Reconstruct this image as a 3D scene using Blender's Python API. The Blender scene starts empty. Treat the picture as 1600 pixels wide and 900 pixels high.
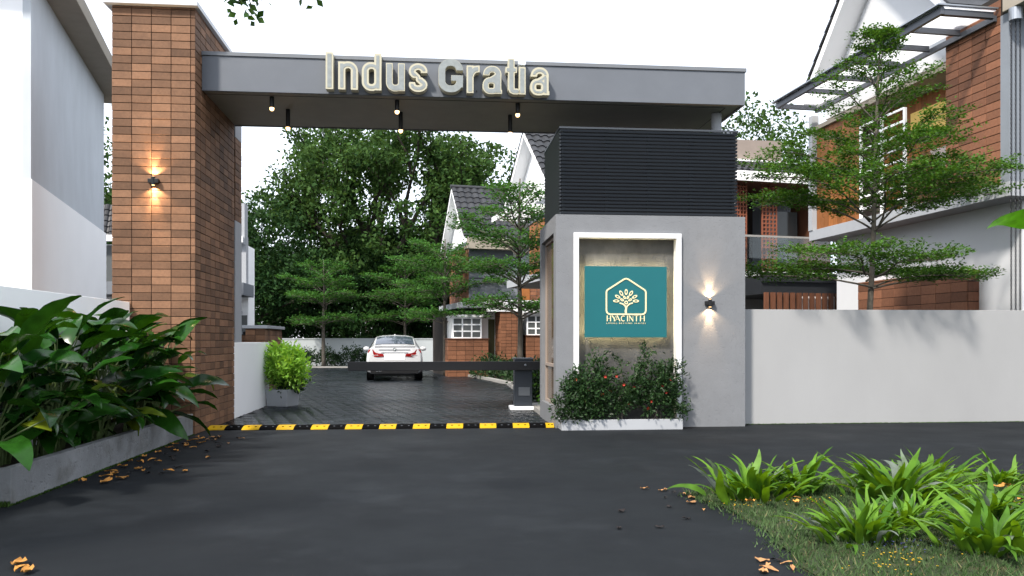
import bpy, bmesh, math, random
import numpy as np
from mathutils import Vector, Matrix
R = math.radians
PI = math.pi
SC = bpy.context.scene
COL = SC.collection
random.seed(7)

# ------------------------------------------------------------------ camera, sky, sun, exposure
cd = bpy.data.cameras.new('camera')
cam = bpy.data.objects.new('camera', cd)
COL.objects.link(cam)
cam.location = (0, 0, 1.4)
cam.rotation_euler = (R(90), 0, -math.atan2(122, 1300))
cd.sensor_width = 36.0
cd.lens = 1300 / 1600 * 36
cd.shift_y = 83 / 1600
cd.clip_start = 0.05
cd.clip_end = 1200
SC.camera = cam

SUN_DIR = Vector((0.26, 0.33, -0.46)).normalized()      # the way the light travels
w = bpy.data.worlds.new('World')
SC.world = w
w.use_nodes = True
nt = w.node_tree
bg = nt.nodes['Background']
sky = nt.nodes.new('ShaderNodeTexSky')
sky.sky_type = 'NISHITA'
sky.sun_disc = False
sky.sun_elevation = math.asin(-SUN_DIR.z)
sky.sun_rotation = math.atan2(-SUN_DIR.x, -SUN_DIR.y)
cloud = nt.nodes.new('ShaderNodeMix')                    # bright even cloud over the blue sky
cloud.data_type = 'RGBA'
cloud.inputs[0].default_value = 0.66
cloud.inputs[7].default_value = (10.0, 10.4, 11.2, 1)
nt.links.new(sky.outputs[0], cloud.inputs[6])
nt.links.new(cloud.outputs[2], bg.inputs[0])
bg.inputs[1].default_value = 0.1

sl = bpy.data.lights.new('sun', 'SUN')
so = bpy.data.objects.new('sun', sl)
COL.objects.link(so)
so.location = (-20, -20, 30)
so.rotation_euler = SUN_DIR.to_track_quat('-Z', 'Y').to_euler()
sl.energy = 3.5
sl.angle = R(5.5)
sl.color = (1.0, 0.93, 0.84)
SC.view_settings.view_transform = 'Standard'
SC.view_settings.look = 'None'
SC.view_settings.gamma = 1
SC.view_settings.exposure = 1.12

# ------------------------------------------------------------------ materials
def lin(c):
    return tuple(((x / 255) / 12.92 if x <= 10 else ((x / 255 + .055) / 1.055) ** 2.4) for x in c)

# the photograph is exposed for the shade: paints other than white are deep, gloss is low
DEEP, GLOSS = .68, .55
KEEP = ('white_paint', 'pale_white_paint', 'grey_plaster', 'soffit_panel', 'white_car_paint', 'letter_clear', 'chrome', 'alloy', 'pale_blue_wall')

def mat(name, col, rough=.6, var=0.0, scale=3.0, bump=0.0, bscale=60.0, island=0.0, objr=0.0,
        metal=0.0, spec=.5, emit=0.0, pits=0.0, patch=0.0, coat=0.0, rvar=0.0, grain=0.0, stretch=None, dirt=None):
    m = bpy.data.materials.new(name)
    m.use_nodes = True
    t = m.node_tree
    N, L = t.nodes, t.links
    b = N['Principled BSDF']
    b.inputs['Roughness'].default_value = rough
    b.inputs['Metallic'].default_value = metal
    b.inputs['Specular IOR Level'].default_value = spec
    b.inputs['Coat Weight'].default_value = coat
    geo = N.new('ShaderNodeNewGeometry')
    pos = geo.outputs['Position']
    if stretch:
        mp = N.new('ShaderNodeMapping')
        mp.inputs['Scale'].default_value = stretch
        L.new(pos, mp.inputs[0])
        pos = mp.outputs[0]
    cur = None
    if name not in KEEP:
        col = tuple(c * DEEP for c in col)
        b.inputs['Specular IOR Level'].default_value = spec * GLOSS
    base = (*col, 1)

    def noise(sc, det=4, r=.6):
        n = N.new('ShaderNodeTexNoise')
        n.inputs['Scale'].default_value = sc
        n.inputs['Detail'].default_value = det
        n.inputs['Roughness'].default_value = r
        L.new(pos, n.inputs['Vector'])
        return n.outputs['Fac']

    def scaled(cur, fac, lo, hi):
        mr = N.new('ShaderNodeMapRange')
        mr.inputs[1].default_value = 0.25 if fac.node.type == 'TEX_NOISE' else 0
        mr.inputs[2].default_value = 0.75 if fac.node.type == 'TEX_NOISE' else 1
        mr.inputs[3].default_value = lo
        mr.inputs[4].default_value = hi
        L.new(fac, mr.inputs[0])
        mx = N.new('ShaderNodeMix')
        mx.data_type = 'RGBA'
        mx.blend_type = 'MULTIPLY'
        mx.inputs[0].default_value = 1
        if cur is None:
            mx.inputs[6].default_value = base
        else:
            L.new(cur, mx.inputs[6])
        L.new(mr.outputs[0], mx.inputs[7])
        return mx.outputs[2]
    if var:
        cur = scaled(cur, noise(scale), 1 - var, 1 + var)
    if patch:
        cur = scaled(cur, noise(scale * .17, 3), 1 - patch, 1 + patch)
    if grain:
        cur = scaled(cur, noise(170, 2, .8), 1 - grain, 1 + grain)
        cur = scaled(cur, noise(45, 3, .7), 1 - grain * .5, 1 + grain * .5)
    if island:
        cur = scaled(cur, geo.outputs['Random Per Island'], 1 - island, 1 + island)
    if objr:
        oi = N.new('ShaderNodeObjectInfo')
        cur = scaled(cur, oi.outputs['Random'], 1 - objr, 1 + objr)
    if dirt:
        n = noise(dirt[1], 6, .7)
        mr = N.new('ShaderNodeMapRange')
        mr.inputs[1].default_value = .52
        mr.inputs[2].default_value = .72
        L.new(n, mr.inputs[0])
        mx = N.new('ShaderNodeMix')
        mx.data_type = 'RGBA'
        L.new(mr.outputs[0], mx.inputs[0])
        if cur is None:
            mx.inputs[6].default_value = base
        else:
            L.new(cur, mx.inputs[6])
        mx.inputs[7].default_value = (*dirt[0], 1)
        cur = mx.outputs[2]
    if cur is None:
        b.inputs['Base Color'].default_value = base
    else:
        L.new(cur, b.inputs['Base Color'])
    if rvar:
        mr = N.new('ShaderNodeMapRange')
        mr.inputs[1].default_value = .3
        mr.inputs[2].default_value = .7
        mr.inputs[3].default_value = rough - rvar
        mr.inputs[4].default_value = rough + rvar
        L.new(noise(scale * .6), mr.inputs[0])
        L.new(mr.outputs[0], b.inputs['Roughness'])
    if bump or pits:
        bp = N.new('ShaderNodeBump')
        bp.inputs['Strength'].default_value = bump or .3
        bp.inputs['Distance'].default_value = .01
        h = noise(bscale, 5)
        if pits:
            v = N.new('ShaderNodeTexNoise')
            v.inputs['Scale'].default_value = pits
            v.inputs['Detail'].default_value = 1
            L.new(pos, v.inputs['Vector'])
            mr = N.new('ShaderNodeMapRange')
            mr.inputs[1].default_value = .27
            mr.inputs[2].default_value = .36
            mr.inputs[3].default_value = -1.6
            mr.inputs[4].default_value = 0
            L.new(v.outputs['Fac'], mr.inputs[0])
            ad = N.new('ShaderNodeMath')
            L.new(h, ad.inputs[0])
            L.new(mr.outputs[0], ad.inputs[1])
            h = ad.outputs[0]
        L.new(h, bp.inputs['Height'])
        L.new(bp.outputs[0], b.inputs['Normal'])
    if emit:
        b.inputs['Emission Color'].default_value = base
        b.inputs['Emission Strength'].default_value = emit
    return m

def leafmat(name, c1, c2, rough=.5, trans=.35, spec=.4, objr=False, c3=None, bump=False):
    m = bpy.data.materials.new(name)
    m.use_nodes = True
    t = m.node_tree
    N, L = t.nodes, t.links
    b = N['Principled BSDF']
    geo = N.new('ShaderNodeNewGeometry')
    fac = geo.outputs['Random Per Island']
    if objr:
        fac = N.new('ShaderNodeObjectInfo').outputs['Random']
    rp = N.new('ShaderNodeValToRGB')
    e = rp.color_ramp.elements
    c1, c2 = tuple(c * DEEP for c in c1), tuple(c * DEEP for c in c2)
    c3 = tuple(c * DEEP for c in c3) if c3 else None
    e[0].color = (*c1, 1)
    e[1].color = (*c2, 1)
    if c3:
        e[1].position = .90
        x = rp.color_ramp.elements.new(.985)
        x.color = (*c3, 1)
    L.new(fac, rp.inputs[0])
    n = N.new('ShaderNodeTexNoise')
    n.inputs['Scale'].default_value = 9 if objr else 1.3
    L.new(geo.outputs['Position'], n.inputs['Vector'])
    mr = N.new('ShaderNodeMapRange')
    mr.inputs[1].default_value = .3
    mr.inputs[2].default_value = .7
    mr.inputs[3].default_value = .72
    mr.inputs[4].default_value = 1.25
    L.new(n.outputs['Fac'], mr.inputs[0])
    mx = N.new('ShaderNodeMix')
    mx.data_type = 'RGBA'
    mx.blend_type = 'MULTIPLY'
    mx.inputs[0].default_value = 1
    L.new(rp.outputs[0], mx.inputs[6])
    L.new(mr.outputs[0], mx.inputs[7])
    L.new(mx.outputs[2], b.inputs['Base Color'])
    b.inputs['Roughness'].default_value = rough
    b.inputs['Specular IOR Level'].default_value = spec * GLOSS
    tr = N.new('ShaderNodeBsdfTranslucent')
    hs = N.new('ShaderNodeHueSaturation')
    hs.inputs['Hue'].default_value = .475
    hs.inputs['Saturation'].default_value = 1.1
    hs.inputs['Value'].default_value = 1.5
    L.new(mx.outputs[2], hs.inputs['Color'])
    L.new(hs.outputs[0], tr.inputs[0])
    ms = N.new('ShaderNodeMixShader')
    ms.inputs[0].default_value = trans
    L.new(b.outputs[0], ms.inputs[1])
    L.new(tr.outputs[0], ms.inputs[2])
    L.new(ms.outputs[0], N['Material Output'].inputs[0])
    return m

def glassmat(name, tint=(.9, .95, .95), refl=.12, rough=.03, opac=0.0, body=(.8, .8, .8)):
    m = bpy.data.materials.new(name)
    m.use_nodes = True
    t = m.node_tree
    N, L = t.nodes, t.links
    N.remove(N['Principled BSDF'])
    tr = N.new('ShaderNodeBsdfTransparent')
    tr.inputs[0].default_value = (*tint, 1)
    gl = N.new('ShaderNodeBsdfGlossy')
    gl.inputs['Roughness'].default_value = rough
    fr = N.new('ShaderNodeLayerWeight')
    fr.inputs[0].default_value = refl
    ms = N.new('ShaderNodeMixShader')
    L.new(fr.outputs['Facing'], ms.inputs[0])
    L.new(tr.outputs[0], ms.inputs[1])
    L.new(gl.outputs[0], ms.inputs[2])
    last = ms.outputs[0]
    if opac:
        df = N.new('ShaderNodeBsdfTranslucent')
        df.inputs[0].default_value = (*body, 1)
        m2 = N.new('ShaderNodeMixShader')
        m2.inputs[0].default_value = opac
        L.new(last, m2.inputs[1])
        L.new(df.outputs[0], m2.inputs[2])
        last = m2.outputs[0]
    L.new(last, N['Material Output'].inputs[0])
    return m

def lamp_mat(name, col, strength):
    m = bpy.data.materials.new(name)
    m.use_nodes = True
    b = m.node_tree.nodes['Principled BSDF']
    b.inputs['Base Color'].default_value = (*col, 1)
    b.inputs['Emission Color'].default_value = (*col, 1)
    b.inputs['Emission Strength'].default_value = strength
    return m

MAT = dict(
    asphalt=mat('asphalt', (.0150, .0178, .0210), .68, spec=.15, grain=.38, var=.14, scale=1.2, patch=.14, dirt=((.0172, .0200, .0232), .9), bump=.25, bscale=220, rvar=.12),
    soil=mat('soil', (.045, .035, .022), .9, var=.4, scale=9, bump=.8, bscale=40),
    turf=mat('turf', (.030, .046, .017), .95, var=.55, scale=14, bump=.8, bscale=70, dirt=((.06, .045, .02), 7)),
    paver=mat('paver', (.016, .020, .0245), .24, island=.45, var=.12, scale=.8, rvar=.08, spec=.17),
    joint=mat('paver_joint', (.012, .012, .013), .8),
    palewhite=mat('pale_white_paint', (.56, .57, .585), .6, var=.03, scale=1.5),
    bluegrey=mat('blue_grey_plaster', (.27, .30, .34), .75, var=.06, scale=2),
    brick=mat('clay_brick', (.218, .114, .063), .75, var=.16, scale=30, objr=.40, bump=.35, bscale=130, patch=.12),
    bricks=mat('clay_brick_small', (.222, .116, .064), .75, var=.16, scale=30, island=.40, bump=.35, bscale=130, patch=.12),
    redtile=mat('terracotta_tile', (.245, .105, .056), .7, var=.15, scale=18, objr=.34, bump=.3, bscale=90),
    redtiles=mat('terracotta_tile_small', (.26, .112, .058), .7, var=.15, scale=18, island=.25, bump=.3, bscale=90),
    mortar=mat('mortar', (.035, .028, .024), .9, bump=.3, bscale=100),
    grey_panel=mat('grey_panel', (.16, .175, .20), .42, var=.06, scale=2.2, bump=.05, bscale=30, patch=.06, rvar=.08),
    soffit=mat('soffit_panel', (.33, .315, .28), .6, var=.08, scale=3, bump=.06, bscale=40),
    trim=mat('grey_trim', (.20, .215, .235), .4, var=.05),
    render=mat('grey_render', (.225, .235, .25), .8, var=.05, scale=5, bump=.42, bscale=80, pits=50, patch=.05),
    concrete=mat('raw_concrete', (.088, .089, .089), .75, var=.42, scale=3.2, bump=.5, bscale=50, pits=16, patch=.16, stretch=(1, 1, .6)),
    planter=mat('planter_concrete', (.26, .27, .28), .8, var=.2, scale=4, bump=.5, bscale=60, pits=18, patch=.2, dirt=((.10, .10, .095), 2.2)),
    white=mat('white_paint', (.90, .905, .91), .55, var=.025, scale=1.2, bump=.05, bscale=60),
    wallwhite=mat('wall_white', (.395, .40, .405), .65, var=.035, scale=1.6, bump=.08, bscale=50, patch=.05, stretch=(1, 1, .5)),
    plaster=mat('grey_plaster', (.47, .505, .54), .8, var=.07, scale=2.2, bump=.12, bscale=18, patch=.06, stretch=(1, 1, .45)),
    beige=mat('beige_plaster', (.42, .37, .30), .7, var=.08, scale=3),
    taupe=mat('taupe_plaster', (.36, .30, .26), .8, var=.08, scale=2),
    grey=mat('mid_grey_plaster', (.22, .24, .27), .75, var=.08, scale=2),
    slab=mat('pale_slab', (.46, .48, .51), .7, var=.06, scale=2),
    dark=mat('charcoal_metal', (.028, .031, .036), .38, var=.06, spec=.5),
    louver=mat('louvre_metal', (.062, .072, .086), .36, var=.05, spec=.55),
    black=mat('black_metal', (.012, .012, .013), .4),
    boom=mat('boom_metal', (.040, .040, .042), .45),
    pedestal=mat('pedestal_metal', (.055, .066, .082), .4),
    pedpanel=mat('pedestal_panel', (.17, .19, .215), .45),
    steel=mat('canopy_steel', (.12, .13, .15), .35, metal=.3),
    wood=mat('orange_wood', (.36, .135, .04), .5, var=.25, scale=5, objr=.2, island=.15, stretch=(6, 6, .7)),
    brownwood=mat('brown_wood', (.16, .065, .035), .55, var=.25, scale=5, objr=.25, stretch=(6, 6, .8)),
    tile=mat('roof_tile', (.035, .037, .042), .5, island=.25, var=.15, scale=3, bump=.2, bscale=40),
    bark=mat('bark', (.13, .115, .095), .85, var=.3, scale=9, bump=.6, bscale=40),
    darkbark=mat('dark_bark', (.06, .05, .04), .9, var=.3, scale=3, bump=.6, bscale=12),
    stem=mat('stem', (.10, .15, .05), .5, var=.2, scale=8),
    yellow=mat('yellow_rubber', (.66, .40, .006), .6, spec=.2, var=.08, scale=6, bump=.2, bscale=90, dirt=((.35, .22, .03), 5)),
    rubber=mat('black_rubber', (.004, .004, .0045), .8, spec=.04, bump=.2, bscale=90),
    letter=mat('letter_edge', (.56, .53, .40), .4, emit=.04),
    letterface=mat('letter_face', (.30, .33, .33), .45, var=.15, scale=14),
    lettercool=mat('letter_clear', (.70, .76, .86), .3),
    teal=mat('teal_board', (.010, .140, .158), .4, var=.03),
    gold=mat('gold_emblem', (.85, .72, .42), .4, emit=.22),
    carpaint=mat('white_car_paint', (.50, .505, .515), .25, coat=.8),
    carblack=mat('black_plastic', (.012, .012, .013), .5),
    tyre=mat('tyre_rubber', (.014, .014, .014), .75),
    alloy=mat('alloy', (.45, .46, .48), .3, metal=1),
    chrome=mat('chrome', (.7, .7, .72), .12, metal=1),
    redlamp=mat('red_lamp', (.36, .008, .008), .12, coat=.6),
    lampclear=mat('clear_lamp', (.75, .70, .68), .15, coat=.5),
    carglass=mat('car_glass', (.055, .07, .10), .05, spec=.9, coat=.6),
    windowglass=mat('window_glass', (.12, .13, .13), .08, spec=.7),
    brownglass=mat('brown_glass', (.17, .115, .07), .07, spec=.8, var=.1, scale=1.2),
    olive=mat('olive_door', (.10, .10, .045), .55, var=.1),
    curtain=mat('warm_curtain', (.75, .52, .16), .7, emit=.22),
    deadleaf=mat('dead_leaf', (.60, .28, .06), .7, objr=.35, var=.3, scale=60),
    darkleaf=mat('rotten_leaf', (.018, .013, .012), .7),
    paleleaf=mat('pale_dead_leaf', (.46, .24, .10), .7, objr=.25, var=.25, scale=60),
    flower=mat('red_flower', (.55, .05, .03), .6),
    yflower=mat('yellow_flower', (.75, .48, .03), .6),
    vflower=mat('violet_flower', (.10, .10, .30), .6),
    terra=mat('terracotta_lattice', (.30, .10, .055), .75, var=.15, scale=8),
    kerb=mat('kerb_concrete', (.36, .35, .33), .8, var=.12, scale=3),
    chainm=mat('chain_metal', (.03, .032, .036), .4, metal=.5),
    galv=mat('galvanised', (.45, .48, .52), .35, metal=.7),
    backwall=mat('pale_blue_wall', (.36, .39, .40), .7, var=.04),
    leafbig=leafmat('broad_leaf', (.007, .040, .006), (.026, .105, .011), .22, .20, .42, objr=True, c3=(.20, .26, .02)),
    leaffern=leafmat('strap_leaf', (.060, .165, .018), (.16, .33, .032), .5, .32, .25, objr=True, c3=(.20, .24, .20)),
    leaflayer=leafmat('small_leaf', (.034, .112, .018), (.100, .230, .035), .55, .34, .2),
    leaflayer2=leafmat('small_leaf_far', (.032, .12, .026), (.095, .24, .05), .6, .34, .15),
    leaftree=leafmat('tree_leaf', (.026, .072, .018), (.085, .165, .042), .65, .30, .15),
    leafdark=leafmat('dark_tree_leaf', (.011, .037, .012), (.038, .092, .025), .65, .26, .15),
    leafshrub=leafmat('shrub_leaf', (.014, .042, .014), (.045, .098, .030), .45, .22),
    leaflime=leafmat('lime_leaf', (.20, .48, .05), (.46, .80, .13), .5, .35),
    leafover=leafmat('overhead_leaf', (.020, .065, .012), (.065, .15, .022), .5, .30),
    leafbanana=leafmat('banana_leaf', (.05, .22, .02), (.07, .28, .03), .4, .4, objr=True),
    grass=leafmat('grass_blade', (.035, .085, .022), (.12, .19, .08), .7, .25, .15, c3=(.24, .21, .11)),
    moss=leafmat('moss', (.035, .085, .010), (.06, .12, .018), .8, .1),
    glass=glassmat('clear_glass'),
    roofglass=glassmat('roof_glass', (.97, .975, .98), .06, .1, .35, (.9, .91, .93)),
    bulb=lamp_mat('warm_bulb', (1.0, .62, .27), 2.4),
    led=lamp_mat('warm_led', (1.0, .80, .42), 30),
)

# ------------------------------------------------------------------ object helpers
ORIG = {}

def tag(o, label=None, cat=None, group=None, kind=None):
    if label:
        o['label'] = label
    if cat:
        o['category'] = cat
    if group:
        o['group'] = group
    if kind:
        o['kind'] = kind
    return o

def thing(name, label, cat, loc=(0, 0, 0), rot=0.0, group=None, local=False):
    o = bpy.data.objects.new(name, None)
    COL.objects.link(o)
    o.location = loc
    o.rotation_euler = (0, 0, R(rot))
    o.empty_display_size = .2
    tag(o, label, cat, group)
    ORIG[o.name] = Vector((0, 0, 0)) if local else Vector(loc)
    return o

def link(name, me, m=None, parent=None, kind=None):
    o = bpy.data.objects.new(name, me)
    COL.objects.link(o)
    if m is not None and not me.materials:
        me.materials.append(m)
    if parent is not None:
        o.parent = parent
        ORIG[o.name] = ORIG[parent.name]
    else:
        ORIG[o.name] = Vector((0, 0, 0))
    if kind:
        o['kind'] = kind
    return o

class MB:
    def __init__(s):
        s.v = []
        s.f = []

    def add(s, vs, fs):
        n = len(s.v)
        s.v += [tuple(x) for x in vs]
        s.f += [tuple(i + n for i in f) for f in fs]
        return s

    def box(s, x0, x1, y0, y1, z0, z1):
        if x0 > x1: x0, x1 = x1, x0
        if y0 > y1: y0, y1 = y1, y0
        if z0 > z1: z0, z1 = z1, z0
        return s.add([(x0, y0, z0), (x1, y0, z0), (x1, y1, z0), (x0, y1, z0),
                      (x0, y0, z1), (x1, y0, z1), (x1, y1, z1), (x0, y1, z1)],
                     [(0, 3, 2, 1), (4, 5, 6, 7), (0, 1, 5, 4), (1, 2, 6, 5), (2, 3, 7, 6), (3, 0, 4, 7)])

    def prism(s, poly, axis, lo, hi):
        """poly: 2-D points; axis x -> (y,z), y -> (x,z), z -> (x,y)"""
        def P(p, h):
            return {'x': (h, p[0], p[1]), 'y': (p[0], h, p[1]), 'z': (p[0], p[1], h)}[axis]
        n = len(poly)
        vs = [P(p, lo) for p in poly] + [P(p, hi) for p in poly]
        fs = [tuple(range(n))[::-1], tuple(range(n, 2 * n))] + [(i, (i + 1) % n, n + (i + 1) % n, n + i) for i in range(n)]
        return s.add(vs, fs)

    def hexa(s, pts):
        return s.add(pts, [(0, 3, 2, 1), (4, 5, 6, 7), (0, 1, 5, 4), (1, 2, 6, 5), (2, 3, 7, 6), (3, 0, 4, 7)])

    def tube(s, pts, rad, n=6, cap=True):
        pts = [Vector(p) for p in pts]
        if not hasattr(rad, '__len__'):
            rad = [rad] * len(pts)
        vs, fs = [], []
        d0 = (pts[-1] - pts[0]).normalized()
        ref = Vector((0, 0, 1)) if abs(d0.z) < .8 else Vector((1, 0, 0))
        for i, p in enumerate(pts):
            d = (pts[min(i + 1, len(pts) - 1)] - pts[max(i - 1, 0)])
            d = d.normalized() if d.length > 1e-9 else d0
            a = d.cross(ref)
            a = a.normalized() if a.length > 1e-6 else Vector((1, 0, 0))
            b = d.cross(a)
            for k in range(n):
                t = 2 * PI * k / n
                vs.append(p + (a * math.cos(t) + b * math.sin(t)) * rad[i])
        for i in range(len(pts) - 1):
            for k in range(n):
                fs.append((i * n + k, i * n + (k + 1) % n, (i + 1) * n + (k + 1) % n, (i + 1) * n + k))
        if cap:
            fs.append(tuple(range(n))[::-1])
            fs.append(tuple((len(pts) - 1) * n + k for k in range(n)))
        return s.add(vs, fs)

    def lathe(s, prof, c=(0, 0, 0), n=16):
        vs, fs = [], []
        for r, z in prof:
            for k in range(n):
                t = 2 * PI * k / n
                vs.append((c[0] + r * math.cos(t), c[1] + r * math.sin(t), c[2] + z))
        for i in range(len(prof) - 1):
            for k in range(n):
                fs.append((i * n + k, i * n + (k + 1) % n, (i + 1) * n + (k + 1) % n, (i + 1) * n + k))
        fs.append(tuple(range(n))[::-1])
        fs.append(tuple((len(prof) - 1) * n + k for k in range(n)))
        return s.add(vs, fs)

    def mesh(s, name, off=Vector((0, 0, 0)), smooth=False):
        me = bpy.data.meshes.new(name)
        me.from_pydata([(x - off[0], y - off[1], z - off[2]) for x, y, z in s.v], [], s.f)
        if smooth:
            me.polygons.foreach_set('use_smooth', [True] * len(me.polygons))
        me.update()
        return me

    def build(s, name, m, parent=None, smooth=False, bevel=0.0, kind=None):
        off = ORIG[parent.name] if parent is not None else Vector((0, 0, 0))
        o = link(name, s.mesh(name, off, smooth), m, parent, kind)
        if bevel:
            b = o.modifiers.new('bevel', 'BEVEL')
            b.width = bevel
            b.segments = 2
            b.limit_method = 'ANGLE'
            b.angle_limit = R(40)
        return o

def B(*a):
    return MB().box(*a)

def np_mesh(name, verts, faces, m, parent=None, kind=None, smooth=False):
    off = np.array(ORIG[parent.name]) if parent is not None else np.zeros(3)
    me = bpy.data.meshes.new(name)
    v = np.asarray(verts, dtype=np.float64).reshape(-1, 3) - off
    f = np.asarray(faces, dtype=np.int32)
    k = f.shape[1]
    me.vertices.add(len(v))
    me.vertices.foreach_set('co', v.ravel())
    me.loops.add(f.size)
    me.loops.foreach_set('vertex_index', f.ravel())
    me.polygons.add(len(f))
    me.polygons.foreach_set('loop_start', np.arange(0, f.size, k, dtype=np.int32))
    me.polygons.foreach_set('loop_total', np.full(len(f), k, dtype=np.int32))
    if smooth:
        me.polygons.foreach_set('use_smooth', [True] * len(f))
    me.update(calc_edges=True)
    me.validate()
    return link(name, me, m, parent, kind)

def norm(a):
    return a / np.maximum(np.linalg.norm(a, axis=1, keepdims=True), 1e-9)

def leaf_quads(C, D, Nn, L, W):
    """diamond leaves folded a little at the midrib: base, side, tip, side"""
    S = norm(np.cross(D, Nn))
    L = np.asarray(L).reshape(-1, 1)
    W = np.asarray(W).reshape(-1, 1)
    up = norm(np.cross(S, D))
    a = C
    b = C + D * L * .48 + S * W * .5 + up * W * .12
    c = C + D * L
    d = C + D * L * .48 - S * W * .5 + up * W * .12
    return np.stack([a, b, c, d], 1).reshape(-1, 3)

def leaf_cloud(name, C, D, Nn, L, W, m, parent, kind=None):
    v = leaf_quads(C, D, Nn, L, W)
    f = np.arange(len(v)).reshape(-1, 4)
    return np_mesh(name, v, f, m, parent, kind)

# ------------------------------------------------------------------ brick pieces
def brick_mesh(w, h, d, ch=.004, name='brick'):
    """front face towards -y, width along +x, z up, back at y=0"""
    vs = [(0, 0, 0), (w, 0, 0), (w, 0, h), (0, 0, h),
          (0, -d + ch, 0), (w, -d + ch, 0), (w, -d + ch, h), (0, -d + ch, h),
          (ch, -d, ch), (w - ch, -d, ch), (w - ch, -d, h - ch), (ch, -d, h - ch)]
    fs = [(8, 9, 10, 11), (4, 5, 9, 8), (5, 6, 10, 9), (6, 7, 11, 10), (7, 4, 8, 11),
          (0, 1, 5, 4), (1, 2, 6, 5), (2, 3, 7, 6), (3, 0, 4, 7)]
    return vs, fs

FACING = {'-y': 0.0, '+x': 90.0, '-x': -90.0, '+y': 180.0}

def brick_xf(face, x, y, z):
    return Matrix.Translation((x, y, z)) @ Matrix.Rotation(R(FACING[face]), 4, 'Z')

_bm = {}
def place_brick(parent, face, x, y, z, w, h, d, m, name='brick', rnd=random):
    """x,y,z: bottom corner at the left end as one looks at the face"""
    key = (round(w, 4), round(h, 4), d, m.name)
    if key not in _bm:
        vs, fs = brick_mesh(w, h, d)
        _bm[key] = MB().add(vs, fs).mesh(name)
        _bm[key].materials.append(m)
    o = bpy.data.objects.new(name, _bm[key])
    COL.objects.link(o)
    o.parent = parent
    ORIG[o.name] = ORIG[parent.name]
    j = rnd.uniform(-.0022, .0022)
    jj = {'-y': (0, j), '+x': (j, 0), '-x': (j, 0), '+y': (0, j)}[face]
    off = ORIG[parent.name]
    o.location = (x + jj[0] - off[0], y + jj[1] - off[1], z - off[2])
    o.rotation_euler = (0, 0, R(FACING[face]))
    return o

def add_brick(mb, face, x, y, z, w, h, d, rnd=random):
    vs, fs = brick_mesh(w, h, d)
    M = brick_xf(face, x, y, z)
    j = rnd.uniform(-.0022, .0022)
    vs = [M @ Vector((a, b + (j if b < 0 else 0), c)) for a, b, c in vs]
    mb.add(vs, fs)

def brick_face(parent, face, x, y, z0, width, height, tw, th, gap, d, m, single=True, name='brick', mb=None, cut=1.0):
    """runs courses over a rectangle; x,y = left-bottom corner seen from the front"""
    dirs = {'-y': (1, 0), '+x': (0, 1), '-x': (0, -1), '+y': (-1, 0)}[face]
    nr = max(1, int(math.ceil((height - .02) / th)))
    nc = max(1, int(math.ceil((width - .02) / tw)))
    for r in range(nr):
        hh = min(th, height - r * th) - gap
        if hh < .015:
            continue
        for c in range(nc):
            ww = min(tw, width - c * tw) - gap
            if ww < .015:
                continue
            px = x + dirs[0] * (c * tw + gap / 2)
            py = y + dirs[1] * (c * tw + gap / 2)
            if single:
                place_brick(parent, face, px, py, z0 + r * th + gap / 2, ww, hh, d, m, name)
            else:
                add_brick(mb, face, px, py, z0 + r * th + gap / 2, ww, hh, d)

# ------------------------------------------------------------------ ground, road, pavers, lawn
def sheet(name, poly, z, m, kind='structure'):
    o = MB().add([(x, y, z) for x, y in poly], [tuple(range(len(poly)))]).build(name, m)
    tag(o, kind=kind)
    return o

sheet('ground', [(-400, -120), (400, -120), (400, 700), (-400, 700)], -.012, MAT['soil'])
sheet('road', [(-60, -60), (60, -60), (60, 13.52), (-60, 13.52)], 0.0, MAT['asphalt'])
sheet('paver_bed', [(-3.56, 13.521), (2.0, 13.521), (2.0, 17), (2.25, 22), (2.35, 26.7), (1.6, 31.4), (.6, 36.5), (-.6, 41), (-3, 44),
                    (-14, 46), (-14, 30), (-4.4, 24), (-3.56, 21.5)], -.004, MAT['joint'])

def inside(p, poly):
    c = False
    j = len(poly) - 1
    for i in range(len(poly)):
        if (poly[i][1] > p[1]) != (poly[j][1] > p[1]) and p[0] < (poly[j][0] - poly[i][0]) * (p[1] - poly[i][1]) / (poly[j][1] - poly[i][1]) + poly[i][0]:
            c = not c
        j = i
    return c

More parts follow.
